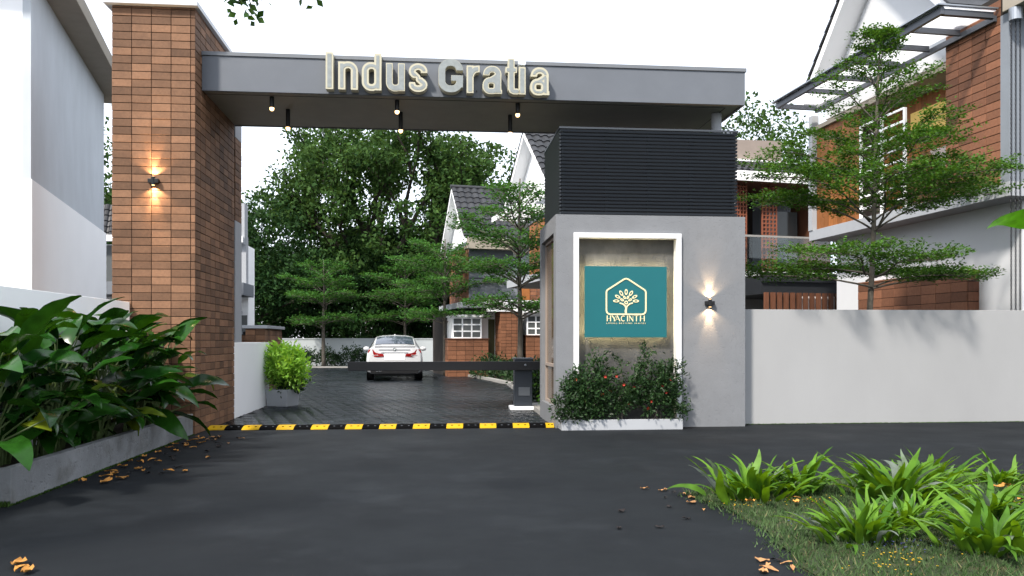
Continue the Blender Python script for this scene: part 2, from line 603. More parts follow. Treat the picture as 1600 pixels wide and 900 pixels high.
def pavers():
    poly = [(-3.55, 13.83), (1.95, 13.83), (1.97, 17), (2.2, 22), (2.3, 26.7), (1.55, 31.4), (.55, 36.5), (-.65, 41), (-3, 43.8),
            (-11, 45), (-11, 31), (-4.4, 24), (-3.55, 21.4)]
    rnd = random.Random(3)
    V, F = [], []
    L_, W_, g, ch = .32, .20, .016, .018
    ca, sa = math.cos(R(-24)), math.sin(R(-24))
    y = 2.0
    r = 0
    while y < 56:
        x = -32 + (L_ / 2 if r % 2 else 0)
        while x < 8:
            cx, cy = x + L_ / 2, y + W_ / 2
            if inside((cx * ca - cy * sa, cx * sa + cy * ca), poly):
                z = rnd.uniform(-.0025, .0035) + .010
                tx, ty = rnd.uniform(-.006, .006), rnd.uniform(-.010, .010)
                n = len(V)
                a, b, c, d = x + g / 2, x + L_ - g / 2, y + g / 2, y + W_ - g / 2
                def zz(px, py):
                    return z + (px - cx) * tx + (py - cy) * ty
                for (px, py) in ((a, c), (b, c), (b, d), (a, d)):
                    V.append((px, py, zz(px, py) - .012))
                for (px, py) in ((a + ch, c + ch), (b - ch, c + ch), (b - ch, d - ch), (a + ch, d - ch)):
                    V.append((px, py, zz(px, py)))
                F += [(n + 4, n + 5, n + 6, n + 7), (n, n + 1, n + 5, n + 4), (n + 1, n + 2, n + 6, n + 5), (n + 2, n + 3, n + 7, n + 6), (n + 3, n, n + 4, n + 7)]
            x += L_
        y += W_
        r += 1
    V = np.array(V)
    V = np.stack([V[:, 0] * ca - V[:, 1] * sa, V[:, 0] * sa + V[:, 1] * ca, V[:, 2]], 1)
    o = np_mesh('pavers', V, F, MAT['paver'])
    tag(o, 'wet dark grey block paving of the driveway behind the gate', kind='stuff')
pavers()

LAWN = [(2.30, 7.45), (2.32, 6.9), (2.42, 6.45), (2.38, 5.9), (2.28, 5.25), (2.2, 4.6), (2.2, 3.6), (9, 3.6), (9, 8.0), (6, 8.0), (4.98, 8.02), (3.96, 7.98), (3.12, 7.85), (2.6, 7.62)]

def lawn_h(x, y):
    ex = min(1, max(0, (x - 2.25) / 1.2))
    ey = min(1, max(0, (8.0 - y) / .8))
    return .004 + .07 * ex * ey + .014 * math.sin(x * 3.1 + y) * math.sin(y * 2.7) * ex * ey

def lawn():
    rnd = random.Random(5)
    V, F, idx = [], [], {}
    st = .08
    nx, ny = int(7.2 / st), int(4.8 / st)
    for i in range(nx):
        for j in range(ny):
            x, y = 2.1 + i * st, 3.5 + j * st
            if all(inside((x + a * st, y + b * st), LAWN) for a in (0, 1) for b in (0, 1)):
                f = []
                for a, b in ((0, 0), (1, 0), (1, 1), (0, 1)):
                    k = (i + a, j + b)
                    if k not in idx:
                        idx[k] = len(V)
                        px, py = x + a * st, y + b * st
                        V.append((px, py, lawn_h(px, py) + .004))
                    f.append(idx[k])
                F.append(f)
    np_mesh('lawn', V, F, MAT['turf'], kind='structure', smooth=True)
    # blades
    rg = np.random.default_rng(11)
    P = []
    while len(P) < 72000:
        y = 3.9 + 4.15 * rg.random() ** 1.0
        x = 2.15 + 5.0 * rg.random()
        if inside((x + rg.normal(0, .055), y + rg.normal(0, .03)), LAWN):
            P.append((x, y, lawn_h(x, y) - .004))
    P = np.array(P)
    n = len(P)
    a = rg.random(n) * 2 * PI
    h = .018 + .05 * rg.random(n) ** 2
    wd = .0035 + .003 * rg.random(n)
    lean = rg.normal(0, .55, (n, 2)) * h[:, None]
    dx = np.stack([np.cos(a), np.sin(a), np.zeros(n)], 1) * wd[:, None]
    T = P + np.stack([lean[:, 0], lean[:, 1], h], 1)
    v = np.stack([P - dx, P + dx, T], 1).reshape(-1, 3)
    o = np_mesh('grass', v, np.arange(n * 3).reshape(-1, 3), MAT['grass'], kind='stuff')
    tag(o, 'short thin grass and weeds of the verge at the right', kind='stuff')
    # tiny flowers and clover in the grass
    for nm, m, cnt, spots in (('yellow_flowers', MAT['yflower'], 170, ((2.62, 6.75), (3.1, 6.6), (2.9, 4.85), (2.75, 4.75), (5.2, 6.9), (4.6, 6.2))),
                              ('violet_flowers', MAT['vflower'], 150, ((2.85, 5.95), (3.9, 5.75), (3.0, 5.1), (4.0, 4.9)))):
        mb = MB()
        for k in range(cnt):
            s = spots[k % len(spots)]
            x, y = s[0] + rnd.gauss(0, .13), s[1] + rnd.gauss(0, .09)
            if not inside((x, y), LAWN):
                continue
            z = lawn_h(x, y) + rnd.uniform(.02, .045)
            r = rnd.uniform(.004, .008)
            mb.add([(x + r * math.cos(t), y + r * math.sin(t), z) for t in (0, 1.26, 2.51, 3.77, 5.03)] + [(x, y, z - .006)],
                   [(0, 1, 5), (1, 2, 5), (2, 3, 5), (3, 4, 5), (4, 0, 5)])
        tag(mb.build(nm, m), 'tiny %s scattered in the grass' % nm.replace('_', ' '), kind='stuff')
lawn()

def moss(name, p0, p1, hgt, n, wdt=.02, seed=1):
    rg = np.random.default_rng(seed)
    t = rg.random(n)[:, None]
    C = np.array(p0) * (1 - t) + np.array(p1) * t
    C[:, :2] += rg.normal(0, wdt * .4, (n, 2))
    D = norm(np.stack([rg.normal(0, .6, n), rg.normal(0, .6, n), np.full(n, .9)], 1))
    Nn = norm(rg.normal(0, 1, (n, 3)))
    o = leaf_cloud(name, C, D, Nn, hgt * (.5 + .8 * rg.random(n)), .011 + .01 * rg.random(n), MAT['moss'], None, 'stuff')
    return o
tag(moss('moss_strip', (-3.575, 7.45, 0), (-3.565, 12.8, 0), .018, 2600), 'thin green moss along the foot of the concrete planter')
tag(moss('moss_fringe', (5.12, 13.53, 0), (16, 13.53, 0), .018, 2600, seed=2), 'thin green fringe along the foot of the white boundary wall')
tag(moss('grass_tuft', (-3.66, 7.42, 0), (-3.60, 7.40, 0), .05, 120, .07, seed=3), 'small pale grass tuft at the near corner of the concrete planter')

# ------------------------------------------------------------------ brick gate pillar
def gate_pillar():
    X0, X1, Y0, Y1, H = -4.76, -3.56, 12.85, 15.31, 6.39
    t = thing('gate_pillar', 'tall brown brick gate pillar with white coping at the left end of the beam', 'pillar', (X0 / 2 + X1 / 2, Y0, 0))
    D = .014
    B(X0 + D, X1 - D, Y0 + D, Y1 - D, 0, H).build('mortar_core', MAT['mortar'], t)
    B(X0 - .10, X1 + .055, Y0 - .09, Y1 + .06, H + .002, H + .075).build('coping', MAT['palewhite'], t, bevel=.006)
    tw, th, g = .2835, .1177, .008
    mb = MB()
    nr = int(math.ceil(H / th))
    for r in range(nr):
        hh = min(th, H - r * th) - g
        z = r * th + g / 2
        if hh < .01:
            continue
        for c in range(4):
            place_brick(t, '-y', X0 + c * tw + g / 2, Y0 + D, z, tw - g, hh, D, MAT['brick'])
        add_brick(mb, '-y', X0 + 4 * tw + g / 2, Y0 + D, z, X1 - X0 - 4 * tw - g / 2, hh, D)
        y = Y0 + D
        for c in range(9):
            ww = min(tw, Y1 - y) - g
            if ww < .03:
                continue
            if c == 0 or (c == 1 and 14 <= r < 44):
                place_brick(t, '+x', X1 - D, y + (0 if c == 0 else g / 2), z, ww, hh, D, MAT['brick'])
            else:
                add_brick(mb, '+x', X1 - D, y + g / 2, z, ww, hh, D)
            y += tw
        for c in range(9):          # far-left side, edge on
            ww = min(tw, Y1 - Y0 - c * tw) - g
            if ww > .03:
                add_brick(mb, '-x', X0 + D, Y1 - c * tw - g / 2, z, ww, hh, D)
    mb.build('brick_courses', MAT['bricks'], t, kind='stuff')
gate_pillar()

def back_pier():
    t = thing('brick_pier', 'slim brick pier with a grey plaster foot just behind the tall gate pillar', 'pier', (-3.8, 16, 0))
    x0, x1, y0, y1 = -4.3, -3.60, 15.55, 16.05
    B(x0, x1, y0, y1, 1.3755, 3.6).build('plaster_foot', MAT['slab'], t)
    B(x0 + .014, x1 - .014, y0 + .014, y1 - .014, 3.6, 5.12).build('mortar_core', MAT['mortar'], t)
    mb = MB()
    brick_face(t, '-y', x0, y0 + .014, 3.6, x1 - x0, 1.52, .2835, .1177, .008, .014, None, False, mb=mb)
    brick_face(t, '+x', x1 - .014, y0, 3.6, y1 - y0, 1.52, .2835, .1177, .008, .014, None, False, mb=mb)
    mb.build('brick_courses', MAT['bricks'], t, kind='stuff')
    B(x0, x1, y0, y1, 5.122, 5.75).build('plaster_head', MAT['slab'], t)
back_pier()

# ------------------------------------------------------------------ beam with pendant lamps
def gate_beam():
    t = thing('gate_beam', 'long grey panelled entrance beam spanning from the brick pillar over the gatehouse', 'beam', (.75, 13.2, 5.26))
    x0, x1, y0, y1, z0, z1 = -3.558, 5.07, 13.2, 15.36, 5.26, 5.80
    B(x0, x1, y0, y0 + .04, z0, z1).build('front_panel', MAT['grey_panel'], t, bevel=.004)
    B(x0, x1, y1 - .04, y1, z0, z1).build('back_panel', MAT['grey_panel'], t, bevel=.004)
    B(x1 - .04, x1, y0 + .0405, y1 - .0405, z0, z1).build('end_panel', MAT['grey_panel'], t)
    B(x0, x1 - .041, y0 + .041, y1 - .041, z0 + .015, z0 + .05).build('soffit', MAT['soffit'], t)
    m = MB()
    m.box(x0, x1 + .02, y0 - .02, y1 + .02, z1 + .001, z1 + .062)
    m.build('cap_flashing', MAT['trim'], t, bevel=.004)
    m = MB()
    m.box(x0, x1 - .25, y0 + .22, y0 + .23, z0 + .010, z0 + .0148)
    m.box(x1 - .26, x1 - .25, y0 + .231, y1 - .22, z0 + .010, z0 + .0148)
    m.build('soffit_seam', MAT['black'], t)
gate_beam()

def pendant(x, y, ln, label):
    z1 = 5.274
    t = thing('pendant_lamp', label, 'lamp', (x, y, z1), group='pendant lamps under the beam')
    MB().lathe([(.036, 0), (.036, ln), ], (x, y, z1 - ln), 12).build('lamp_body', MAT['black'], t, smooth=False)
    b = MB()
    b.lathe([(.004, -.052), (.022, -.046), (.034, -.028), (.0355, -.001)], (x, y, z1 - ln), 12)
    b.build('bulb', MAT['bulb'], t, smooth=True)
    ld = bpy.data.lights.new('pendant_light', 'SPOT')
    ld.energy = 10
    ld.color = (1, .75, .45)
    ld.spot_size = R(95)
    ld.spot_blend = .7
    ld.shadow_soft_size = .03
    lo = bpy.data.objects.new('pendant_light', ld)
    COL.objects.link(lo)
    lo.parent = t
    lo.location = (0, 0, -ln - .065)
FR = ('front row, nearest the brick pillar', 'front row, below the word Indus', 'front row, nearest the gatehouse')
BK = ('back row, nearest the brick pillar', 'back row, in the middle of the beam', 'back row, nearest the gatehouse')
for i, x in enumerate((-2.56, -.59, 1.36)):
    pendant(x, 13.5, .17, 'small black cylinder lamp lit under the beam, ' + FR[i])
for i, x in enumerate((-2.43, -.56, 1.30)):
    pendant(x, 14.2, .30, 'small black cylinder lamp lit under the beam, ' + BK[i])

# ------------------------------------------------------------------ raised letters, by signed distance and marching squares
def s_box(X, Y, x0, y0, x1, y1):
    cx, cy, hx, hy = (x0 + x1) / 2, (y0 + y1) / 2, (x1 - x0) / 2, (y1 - y0) / 2
    dx, dy = np.abs(X - cx) - hx, np.abs(Y - cy) - hy
    return np.hypot(np.maximum(dx, 0), np.maximum(dy, 0)) + np.minimum(np.maximum(dx, dy), 0)

def s_rbox(X, Y, x0, y0, x1, y1, r):
    return s_box(X, Y, x0 + r, y0 + r, x1 - r, y1 - r) - r

def s_line(X, Y, pts, hw):
    d = np.full(X.shape, 1e9)
    for (ax, ay), (bx, by) in zip(pts[:-1], pts[1:]):
        vx, vy = bx - ax, by - ay
        t = np.clip(((X - ax) * vx + (Y - ay) * vy) / (vx * vx + vy * vy + 1e-12), 0, 1)
        d = np.minimum(d, np.hypot(X - ax - t * vx, Y - ay - t * vy))
    return d - hw

def U(*a):
    r = a[0]
    for b in a[1:]:
        r = np.minimum(r, b)
    return r

def sub(a, b):
    return np.maximum(a, -b)

def ring(X, Y, x0, y0, x1, y1, r, st):
    ri = max(.5, r - st)
    return sub(s_rbox(X, Y, x0, y0, x1, y1, r), s_rbox(X, Y, x0 + st, y0 + st, x1 - st, y1 - st, ri))

def arcpts(cx, cy, rx, ry, a0, a1, n=14):
    return [(cx + rx * math.cos(R(a0 + (a1 - a0) * i / n)), cy + ry * math.sin(R(a0 + (a1 - a0) * i / n))) for i in range(n + 1)]

def sdf_solid(fn, x0, x1, y0, y1, st, inset, P, thick):
    """marching squares of -sdf(x,y)-inset; P maps (u,v,depth) to 3-D; returns MB"""
    xs = np.arange(x0, x1 + st, st)
    ys = np.arange(y0, y1 + st, st)
    X, Y = np.meshgrid(xs, ys, indexing='ij')
    V = -(fn(X, Y)) - inset
    mb = MB()
    idx = {}

    def vid(p):
        k = (round(p[0], 5), round(p[1], 5))
        if k not in idx:
            idx[k] = len(mb.v)
            mb.v.append(P(p[0], p[1], 0))
            mb.v.append(P(p[0], p[1], thick))
        return idx[k]
    nx, ny = V.shape
    for i in range(nx - 1):
        for j in range(ny - 1):
            c = [(i, j), (i + 1, j), (i + 1, j + 1), (i, j + 1)]
            val = [V[a] for a in c]
            ins = [v > 0 for v in val]
            if not any(ins):
                continue
            poly, cross = [], []
            for k in range(4):
                a, b = c[k], c[(k + 1) % 4]
                if ins[k]:
                    poly.append((xs[a[0]], ys[a[1]]))
                if ins[k] != ins[(k + 1) % 4]:
                    t = val[k] / (val[k] - val[(k + 1) % 4])
                    t = min(.98, max(.02, t))
                    p = (xs[a[0]] + t * (xs[b[0]] - xs[a[0]]), ys[a[1]] + t * (ys[b[1]] - ys[a[1]]))
                    cross.append((len(poly), p, ins[k]))
                    poly.append(p)
            ids = [vid(p) for p in poly]
            mb.f.append(tuple(ids))
            mb.f.append(tuple(q + 1 for q in reversed(ids)))
            for q, (pi, p, leaving) in enumerate(cross):
                if leaving:
                    p2 = cross[(q + 1) % len(cross)][1]
                    a, b = vid(p), vid(p2)
                    mb.f.append((a, a + 1, b + 1, b))
    return mb

def L_I(X, Y): return s_box(X, Y, 0, 0, 11.5, 57)
def L_n(X, Y):
    a = np.maximum(ring(X, Y, 0, -30, 30, 43.5, 14.5, 10.5), 22 - Y)
    return U(s_box(X, Y, 0, 0, 10.8, 43), s_box(X, Y, 19.2, 0, 30, 30), a)
def L_d(X, Y): return U(ring(X, Y, 0, -1, 29.5, 43.5, 14, 10.5), s_box(X, Y, 19, 0, 30, 57))
def L_u(X, Y):
    a = np.maximum(ring(X, Y, 0, -.8, 29, 70, 14, 10.2), Y - 22)
    return U(s_box(X, Y, 18.5, 0, 29, 43), s_box(X, Y, 0, 14, 10.2, 43), a)
def L_s(X, Y):
    p = arcpts(14.5, 31.5, 9.2, 7.3, -5, 90, 8) + arcpts(14.5, 31.5, 9.2, 7.3, 100, 235, 10)
    q = arcpts(14.5, 10.7, 9.2, 6.2, 55, -90, 10) + arcpts(14.5, 10.7, 9.2, 6.2, -100, -185, 8)
    pts = p[::1] + q
    d = s_line(X, Y, pts, 5.2)
    d = sub(d, s_box(X, Y, 18, 22, 32, 29.0))
    return sub(d, s_box(X, Y, -4, 14.5, 11, 21.0))
def L_G(X, Y):
    a = sub(ring(X, Y, 0, 0, 38.5, 52, 18, 10.8), s_box(X, Y, 22, 27, 44, 34.5))
    return U(a, s_box(X, Y, 20, 18, 38.3, 27), s_box(X, Y, 29.5, 8, 38.3, 27))
def L_r(X, Y):
    return U(s_box(X, Y, 0, 0, 10.8, 43), sub(s_line(X, Y, [(5.5, 26), (8, 33), (13, 37.2), (20.5, 38.2)], 5.3), s_box(X, Y, 20.3, 20, 40, 60)))
def L_a(X, Y):
    top = np.maximum(ring(X, Y, .8, 4, 29.5, 43.5, 13.5, 10.2), 28.5 - Y)
    bowl = ring(X, Y, 0, -.8, 27, 25.5, 11.5, 9.6)
    link_ = s_line(X, Y, [(12, 20.5), (20, 25.5), (24, 29)], 4.6)
    return U(top, bowl, link_, s_box(X, Y, 19, 0, 29.3, 31), s_rbox(X, Y, 20, 0, 30.5, 6, .6))
def L_t(X, Y):
    return U(s_box(X, Y, 4, 6, 14.3, 56), s_box(X, Y, 0, 33.5, 18, 42.5), s_line(X, Y, [(9.1, 9), (10, 5.6), (13, 4.4), (18, 4.3)], 4.6))
def L_i(X, Y): return s_box(X, Y, 0, 0, 10.8, 43)
def L_dot(X, Y): return s_rbox(X, Y, 0, 47, 11, 58, 1)

def big_sign():
    t = thing('lettering_sign', 'raised cream edged letters reading Indus Gratia on the grey entrance beam', 'sign', (.07, 13.19, 5.28))
    yf = 13.02
    items = [('I', L_I, -1.66, 12.5, 2.6), ('n', L_n, -1.47, 31, 3.0), ('d', L_d, -1.11, 31, 3.2), ('u', L_u, -.74, 30, 1.4), ('s', L_s, -.39, 31, 3.0),
             ('G', L_G, .07, 40, .35), ('r', L_r, .51, 22, 2.3), ('a', L_a, .76, 32, 1.7), ('t', L_t, 1.12, 20, 2.0), ('i', L_i, 1.33, 12, 2.2), ('a', L_a, 1.51, 32, 3.3)]
    k = .01
    for ch, fn, x, wd, ins in items:
        o = sdf_solid(fn, -2, wd + 2, -3, 60, .8, 0, lambda u, v, d, x=x: (x + u * k, yf + d, 5.283 + v * k), .15).build('letter', MAT['letter'], t)
        f = sdf_solid(fn, -2, wd + 2, -3, 60, .8, ins, lambda u, v, d, x=x: (x + u * k, yf - .004 + d, 5.283 + v * k), .003).build('letter_face', MAT['letterface'], o)
        pins = MB()
        for (u, v) in ((wd * .2, 8), (wd * .75, 8), (wd * .2, 36)):
            pins.tube([(x + u * k, yf + .145, 5.283 + v * k), (x + u * k, 13.205, 5.283 + v * k)], .008, 6)
        pins.build('mounting_pin', MAT['black'], o)
    o = sdf_solid(L_dot, -2, 13, 44, 62, .8, 0, lambda u, v, d: (1.33 + u * k, yf + d, 5.283 + v * k), .15).build('letter', MAT['lettercool'], t)
    tag(o, 'clear bluish dot of the letter i above the beam')
big_sign()

# ------------------------------------------------------------------ gatehouse
def gatehouse():
    x0, x1, y0, y1, H = 1.95, 5.09, 13.25, 15.25, 3.44
    t = thing('gatehouse', 'grey rendered gatehouse with black louvre crown and recessed sign panel', 'gatehouse', (3.5, 14.2, 0))
    rx0, rx1, rz1 = 2.31, 3.93, 3.07
    m = MB()
    m.box(x0, rx0, y0, y0 + .25, 0, H).box(rx1, x1, y0, y0 + .25, 0, H).box(rx0, rx1, y0, y0 + .25, rz1, H)
    o = m.build('front_wall', MAT['render'], t)
    B(rx0, rx1, y0 + .12, y0 + .24, 0, rz1).build('concrete_panel', MAT['concrete'], t)
    B(x1 - .2, x1, y0 + .2501, y1, 0, H).build('side_wall', MAT['render'], t)
    B(x0, x1 - .2002, y1 - .2, y1, 0, H).build('back_wall', MAT['render'], t)
    B(x0, x0 + .2, y0 + .2501, y1 - .2002, 0, .32).build('sill_wall', MAT['render'], t)
    B(x0, x0 + .2, y0 + .2501, y1 - .2002, 3.17, H).build('lintel', MAT['render'], t)
    B(x0 + .2002, x1 - .2003, y0 + .2502, y1 - .2003, H - .12, H - .01).build('roof_slab', MAT['render'], t)
    B(x0 + .2002, x1 - .2003, y0 + .2502, y1 - .2003, .01, .05).build('floor_slab', MAT['concrete'], t)
    # white light frame round the recess
    f = MB()
    f.box(2.235, 2.318, y0 - .06, y0 + .118, .0, 3.062).box(3.922, 4.005, y0 - .06, y0 + .118, 0, 3.062).box(2.235, 4.005, y0 - .06, y0 + .118, 3.0625, 3.145)
    f.build('white_frame', MAT['palewhite'], t, bevel=.004)
    # tall window on the lane side
    wf = MB()
    ya, yb = y0 + .2501, y1 - .2002
    wf.box(x0 + .07, x0 + .13, ya, ya + .05, .321, 3.169).box(x0 + .07, x0 + .13, yb - .05, yb, .321, 3.169)
    wf.box(x0 + .071, x0 + .129, ya + .05, yb - .05, .321, .37).box(x0 + .071, x0 + .129, ya + .05, yb - .05, 3.12, 3.169)
    wf.box(x0 + .060, x0 + .14, ya + .05, yb - .05, .965, 1.015)
    wo = wf.build('window_frame', MAT['taupe'], t)
    B(x0 + .095, x0 + .105, ya + .05, yb - .05, .37, 3.12).build('pane', MAT['brownglass'], wo)
    # louvre crown
    lx0, lx1, ly0, ly1, lz0, lz1 = 2.04, 4.985, 13.33, 15.2, 3.452, 4.84
    n = 24
    p = (lz1 - lz0) / n
    for k in range(n):
        z = lz0 + k * p + .012
        zt = z + p * .56
        h = [(lx0, ly0 + .02, z), (lx1, ly0 + .02, z), (lx1, ly0 + .045, z), (lx0, ly0 + .045, z),
             (lx0, ly0, zt), (lx1, ly0, zt), (lx1, ly0 + .028, zt), (lx0, ly0 + .028, zt)]
        h = [(a, b - .02, c) for a, b, c in h]
        MB().hexa(h).build('slat', MAT['louver'], t)
        yq = ly0 + .03
        h = [(lx0 + .0, yq, z), (lx0 + .025, yq, z), (lx0 + .025, ly1, z), (lx0 + .0, ly1, z),
             (lx0 - .02, yq, zt), (lx0 + .008, yq, zt), (lx0 + .008, ly1, zt), (lx0 - .02, ly1, zt)]
        MB().hexa(h).build('slat', MAT['louver'], t)
        h = [(lx1 - .025, yq, z), (lx1, yq, z), (lx1, ly1, z), (lx1 - .025, ly1, z),
             (lx1 - .015, yq, zt), (lx1 + .012, yq, zt), (lx1 + .012, ly1, zt), (lx1 - .015, ly1, zt)]
        MB().hexa(h).build('slat', MAT['louver'], t)
    c = MB()
    c.box(lx0 - .025, lx1 + .015, ly0 - .026, ly0 + .02, lz1 + .001, lz1 + .03)
    c.box(lx0 - .025, lx0 + .02, ly0 + .0201, ly1, lz1 + .001, lz1 + .03).box(lx1 - .03, lx1 + .015, ly0 + .0201, ly1, lz1 + .001, lz1 + .03)
    c.build('top_rail', MAT['louver'], t)
    b = MB()
    for x in np.linspace(lx0 + .06, lx1 - .06, 5):
        b.box(x - .02, x + .02, ly0 + .031, ly0 + .07, H + .001, lz1)
    for y in np.linspace(ly0 + .4, ly1 - .06, 4):
        b.box(lx0 + .031, lx0 + .07, y - .02, y + .02, H + .001, lz1)
        b.box(lx1 - .07, lx1 - .031, y - .02, y + .02, H + .001, lz1)
    b.build('louvre_frame', MAT['black'], t)
    m = MB()
    m.box(lx0 + .071, lx1 - .071, ly0 + .071, ly0 + .08, H + .001, lz1 - .004).box(lx0 + .071, lx0 + .08, ly0 + .0801, ly1, H + .001, lz1 - .004)
    m.box(lx1 - .08, lx1 - .071, ly0 + .0801, ly1, H + .001, lz1 - .004).box(lx0 + .0801, lx1 - .0801, ly1 - .01, ly1, H + .001, lz1 - .004)
    m.build('dark_backing', MAT['black'], t)  # black sheets added behind the slats so the gaps read dark
    MB().lathe([(.085, H - .02), (.085, 5.258)], (4.78, 13.75, 0), 20).build('support_column', MAT['slab'], t, smooth=False)
gatehouse()

def hyacinth_sign():
    t = thing('logo_sign', 'teal square sign with a gold tree in a house outline reading HYACINTH', 'sign', (3.1, 13.3, 1.46))
    x0, x1, z0, z1, yf = 2.42, 3.77, 1.46, 2.61, 13.235
    B(x0, x1, yf, yf + .03, z0, z1).build('board', MAT['teal'], t, bevel=.003)
    l = MB()
    i_, d = .014, .012
    l.box(x0 + i_, x1 - i_, yf + .034, yf + .046, z0 + i_, z0 + i_ + d).box(x0 + i_, x1 - i_, yf + .034, yf + .046, z1 - i_ - d, z1 - i_)
    l.box(x0 + i_, x0 + i_ + d, yf + .034, yf + .046, z0 + i_ + d, z1 - i_ - d).box(x1 - i_ - d, x1 - i_, yf + .034, yf + .046, z0 + i_ + d, z1 - i_ - d)
    l.build('light_strip', MAT['led'], t)
    s = MB()
    for x in (x0 + .3, x1 - .3):
        for z in (z0 + .3, z1 - .3):
            s.box(x - .02, x + .02, yf + .0305, 13.371, z - .02, z + .02)
    s.build('standoff', MAT['black'], t)
    # picture pixels of the sign zoomed crop -> metres
    k = 1.35 / 820.0
    def P(u, v, d): return (x0 + (u - 92) * k, yf - .010 + d * 1.0, z0 + (818 - v) * k)
    def rot(X, Y, cx, cy, a):
        c_, s_ = math.cos(R(a)), math.sin(R(a))
        return (X - cx) * c_ + (Y - cy) * s_, -(X - cx) * s_ + (Y - cy) * c_
    def emblem(X, Y):
        pts = arcpts(340, 552, 40, 40, 90, 180, 6)[::-1] if False else []
        out = [(306, 372), (312, 357), (324, 347), (482, 246), (503, 240), (524, 246), (682, 347), (694, 357), (700, 372), (700, 555), (694, 574), (681, 586), (662, 591),
               (344, 591), (325, 586), (312, 574), (306, 555), (306, 372)]
        r = s_line(X, Y, out, 7.2)
        for cx, cy, a, l_, w_ in ((503, 372, 90, 29, 15), (454, 384, 58, 29, 15), (552, 384, 122, 29, 15), (418, 418, 28, 29, 14), (588, 418, 152, 29, 14),
                                  (404, 460, 0, 31, 14), (600, 460, 0, 31, 14), (462, 449, 30, 20, 12), (543, 449, 150, 20, 12), (486, 425, 60, 19, 11), (520, 425, 120, 19, 11)):
            u, v = rot(X, Y, cx, cy, a)
            q = np.sqrt((u / l_) ** 2 + (v / w_) ** 2)
            e = (q - 1) * w_
            r = U(r, sub(e, e + 7.0))
        e = np.hypot(X - 503, Y - 475) - 18
        r = U(r, sub(e, e + 9))
        r = U(r, s_line(X, Y, [(442, 481), (470, 489), (492, 508), (502, 530), (503, 585)], 6.5))
        r = U(r, s_line(X, Y, [(565, 480), (538, 488), (514, 508), (503, 530)], 6.5))
        return U(r, s_line(X, Y, [(503, 535), (497, 560), (503, 588)], 9))
    sdf_solid(emblem, 290, 716, 224, 606, 3.0, 0, P, .012).build('emblem', MAT['gold'], t)
    def word(X, Y):
        T, S = 4.6, 1.5           # thick and hair strokes, half widths
        top, bot = 603, 660
        def ln(a, b, h): return s_line(X, Y, [a, b], h)
        def V_(x, h=T): return s_box(X, Y, x - h, top, x + h, bot)
        r = U(V_(314), V_(347), ln((314, 634), (347, 634), S))                                    # H
        r = U(r, ln((364, 606), (384, 634), T), ln((402, 606), (384, 634), S), ln((385, 634), (385, 656), T))   # Y
        r = U(r, ln((414, 606), (440, 656), T), ln((414, 606), (396, 658), S), ln((404, 640), (430, 640), S))   # A
        c = s_line(X, Y, arcpts(474, 632, 20, 25, 60, 300, 20), T * .8)
        r = U(r, c)                                                                               # C
        r = U(r, V_(517))                                                                         # I
        r = U(r, ln((535, 606), (571, 656), T), V_(537, S), V_(571, S))                           # N
        r = U(r, V_(606), s_box(X, Y, 586, 603, 626, 606.5))                                      # T
        return U(r, V_(646), V_(684), ln((646, 634), (684, 634), S))                              # H
    sdf_solid(word, 300, 700, 596, 668, 1.6, 0, P, .012).build('wordmark', MAT['gold'], t)
    # tagline in flat type
    cu = bpy.data.curves.new('tagline', 'FONT')
    cu.body = 'LIVING BEYOND SPACES'
    cu.size = .030
    cu.space_character = 1.25
    cu.extrude = .0015
    cu.resolution_u = 1
    tmp = bpy.data.objects.new('tagline_source', cu)
    COL.objects.link(tmp)
    bpy.context.view_layer.update()
    me = bpy.data.meshes.new_from_object(tmp.evaluated_get(bpy.context.evaluated_depsgraph_get()))
    bpy.data.objects.remove(tmp)
    co = np.zeros(len(me.vertices) * 3)
    me.vertices.foreach_get('co', co)
    co = co.reshape(-1, 3)
    wid = (700 - 306) * k
    sx = wid / max(co[:, 0].max() - co[:, 0].min(), 1e-6)
    a, b, c = P(306, 685, 0)
    off = ORIG[t.name]
    new = np.stack([a + (co[:, 0] - co[:, 0].min()) * sx - off[0], np.full(len(co), yf - .003) - co[:, 2] - off[1], c + co[:, 1] - off[2]], 1)
    me.vertices.foreach_set('co', new.ravel())
    me.update()
    me.materials.clear()
    link('tagline', me, MAT['gold'], t)
hyacinth_sign()

def sconce(x, y, z, label, en):
    t = thing('wall_lamp', label, 'lamp', (x, y, z), group=None)
    B(x - .075, x + .075, y - .075, y - .002, z - .032, z + .032).build('lamp_body', MAT['black'], t, bevel=.004)
    MB().lathe([(.030, -.062), (.030, .062)], (x, y - .055, z), 14).build('lamp_barrel', MAT['black'], t)
    for s in (1, -1):
        MB().lathe([(.022, .0621 * s), (.020, .066 * s)][::s], (x, y - .055, z), 12).build('bulb', MAT['bulb'], t)
        for size, e, bl, nm in ((128, en, .5, 'wide_light'), (46, en * 3.2, .9, 'narrow_light')):
            ld = bpy.data.lights.new(nm, 'SPOT')
            ld.energy = e
            ld.color = (1, .66, .36)
            ld.spot_size = R(size)
            ld.spot_blend = bl
            ld.shadow_soft_size = .012
            lo = bpy.data.objects.new(nm, ld)
            COL.objects.link(lo)
            lo.parent = t
            lo.location = (0, -.058, s * .072)
            lo.rotation_euler = (R(180) - .12 if s > 0 else .12, 0, 0)
sconce(-4.15, 12.85, 3.78, 'black up and down wall lamp glowing on the brown brick pillar', 14.0)
sconce(4.48, 13.25, 2.02, 'black up and down wall lamp glowing on the grey gatehouse wall', 9.0)

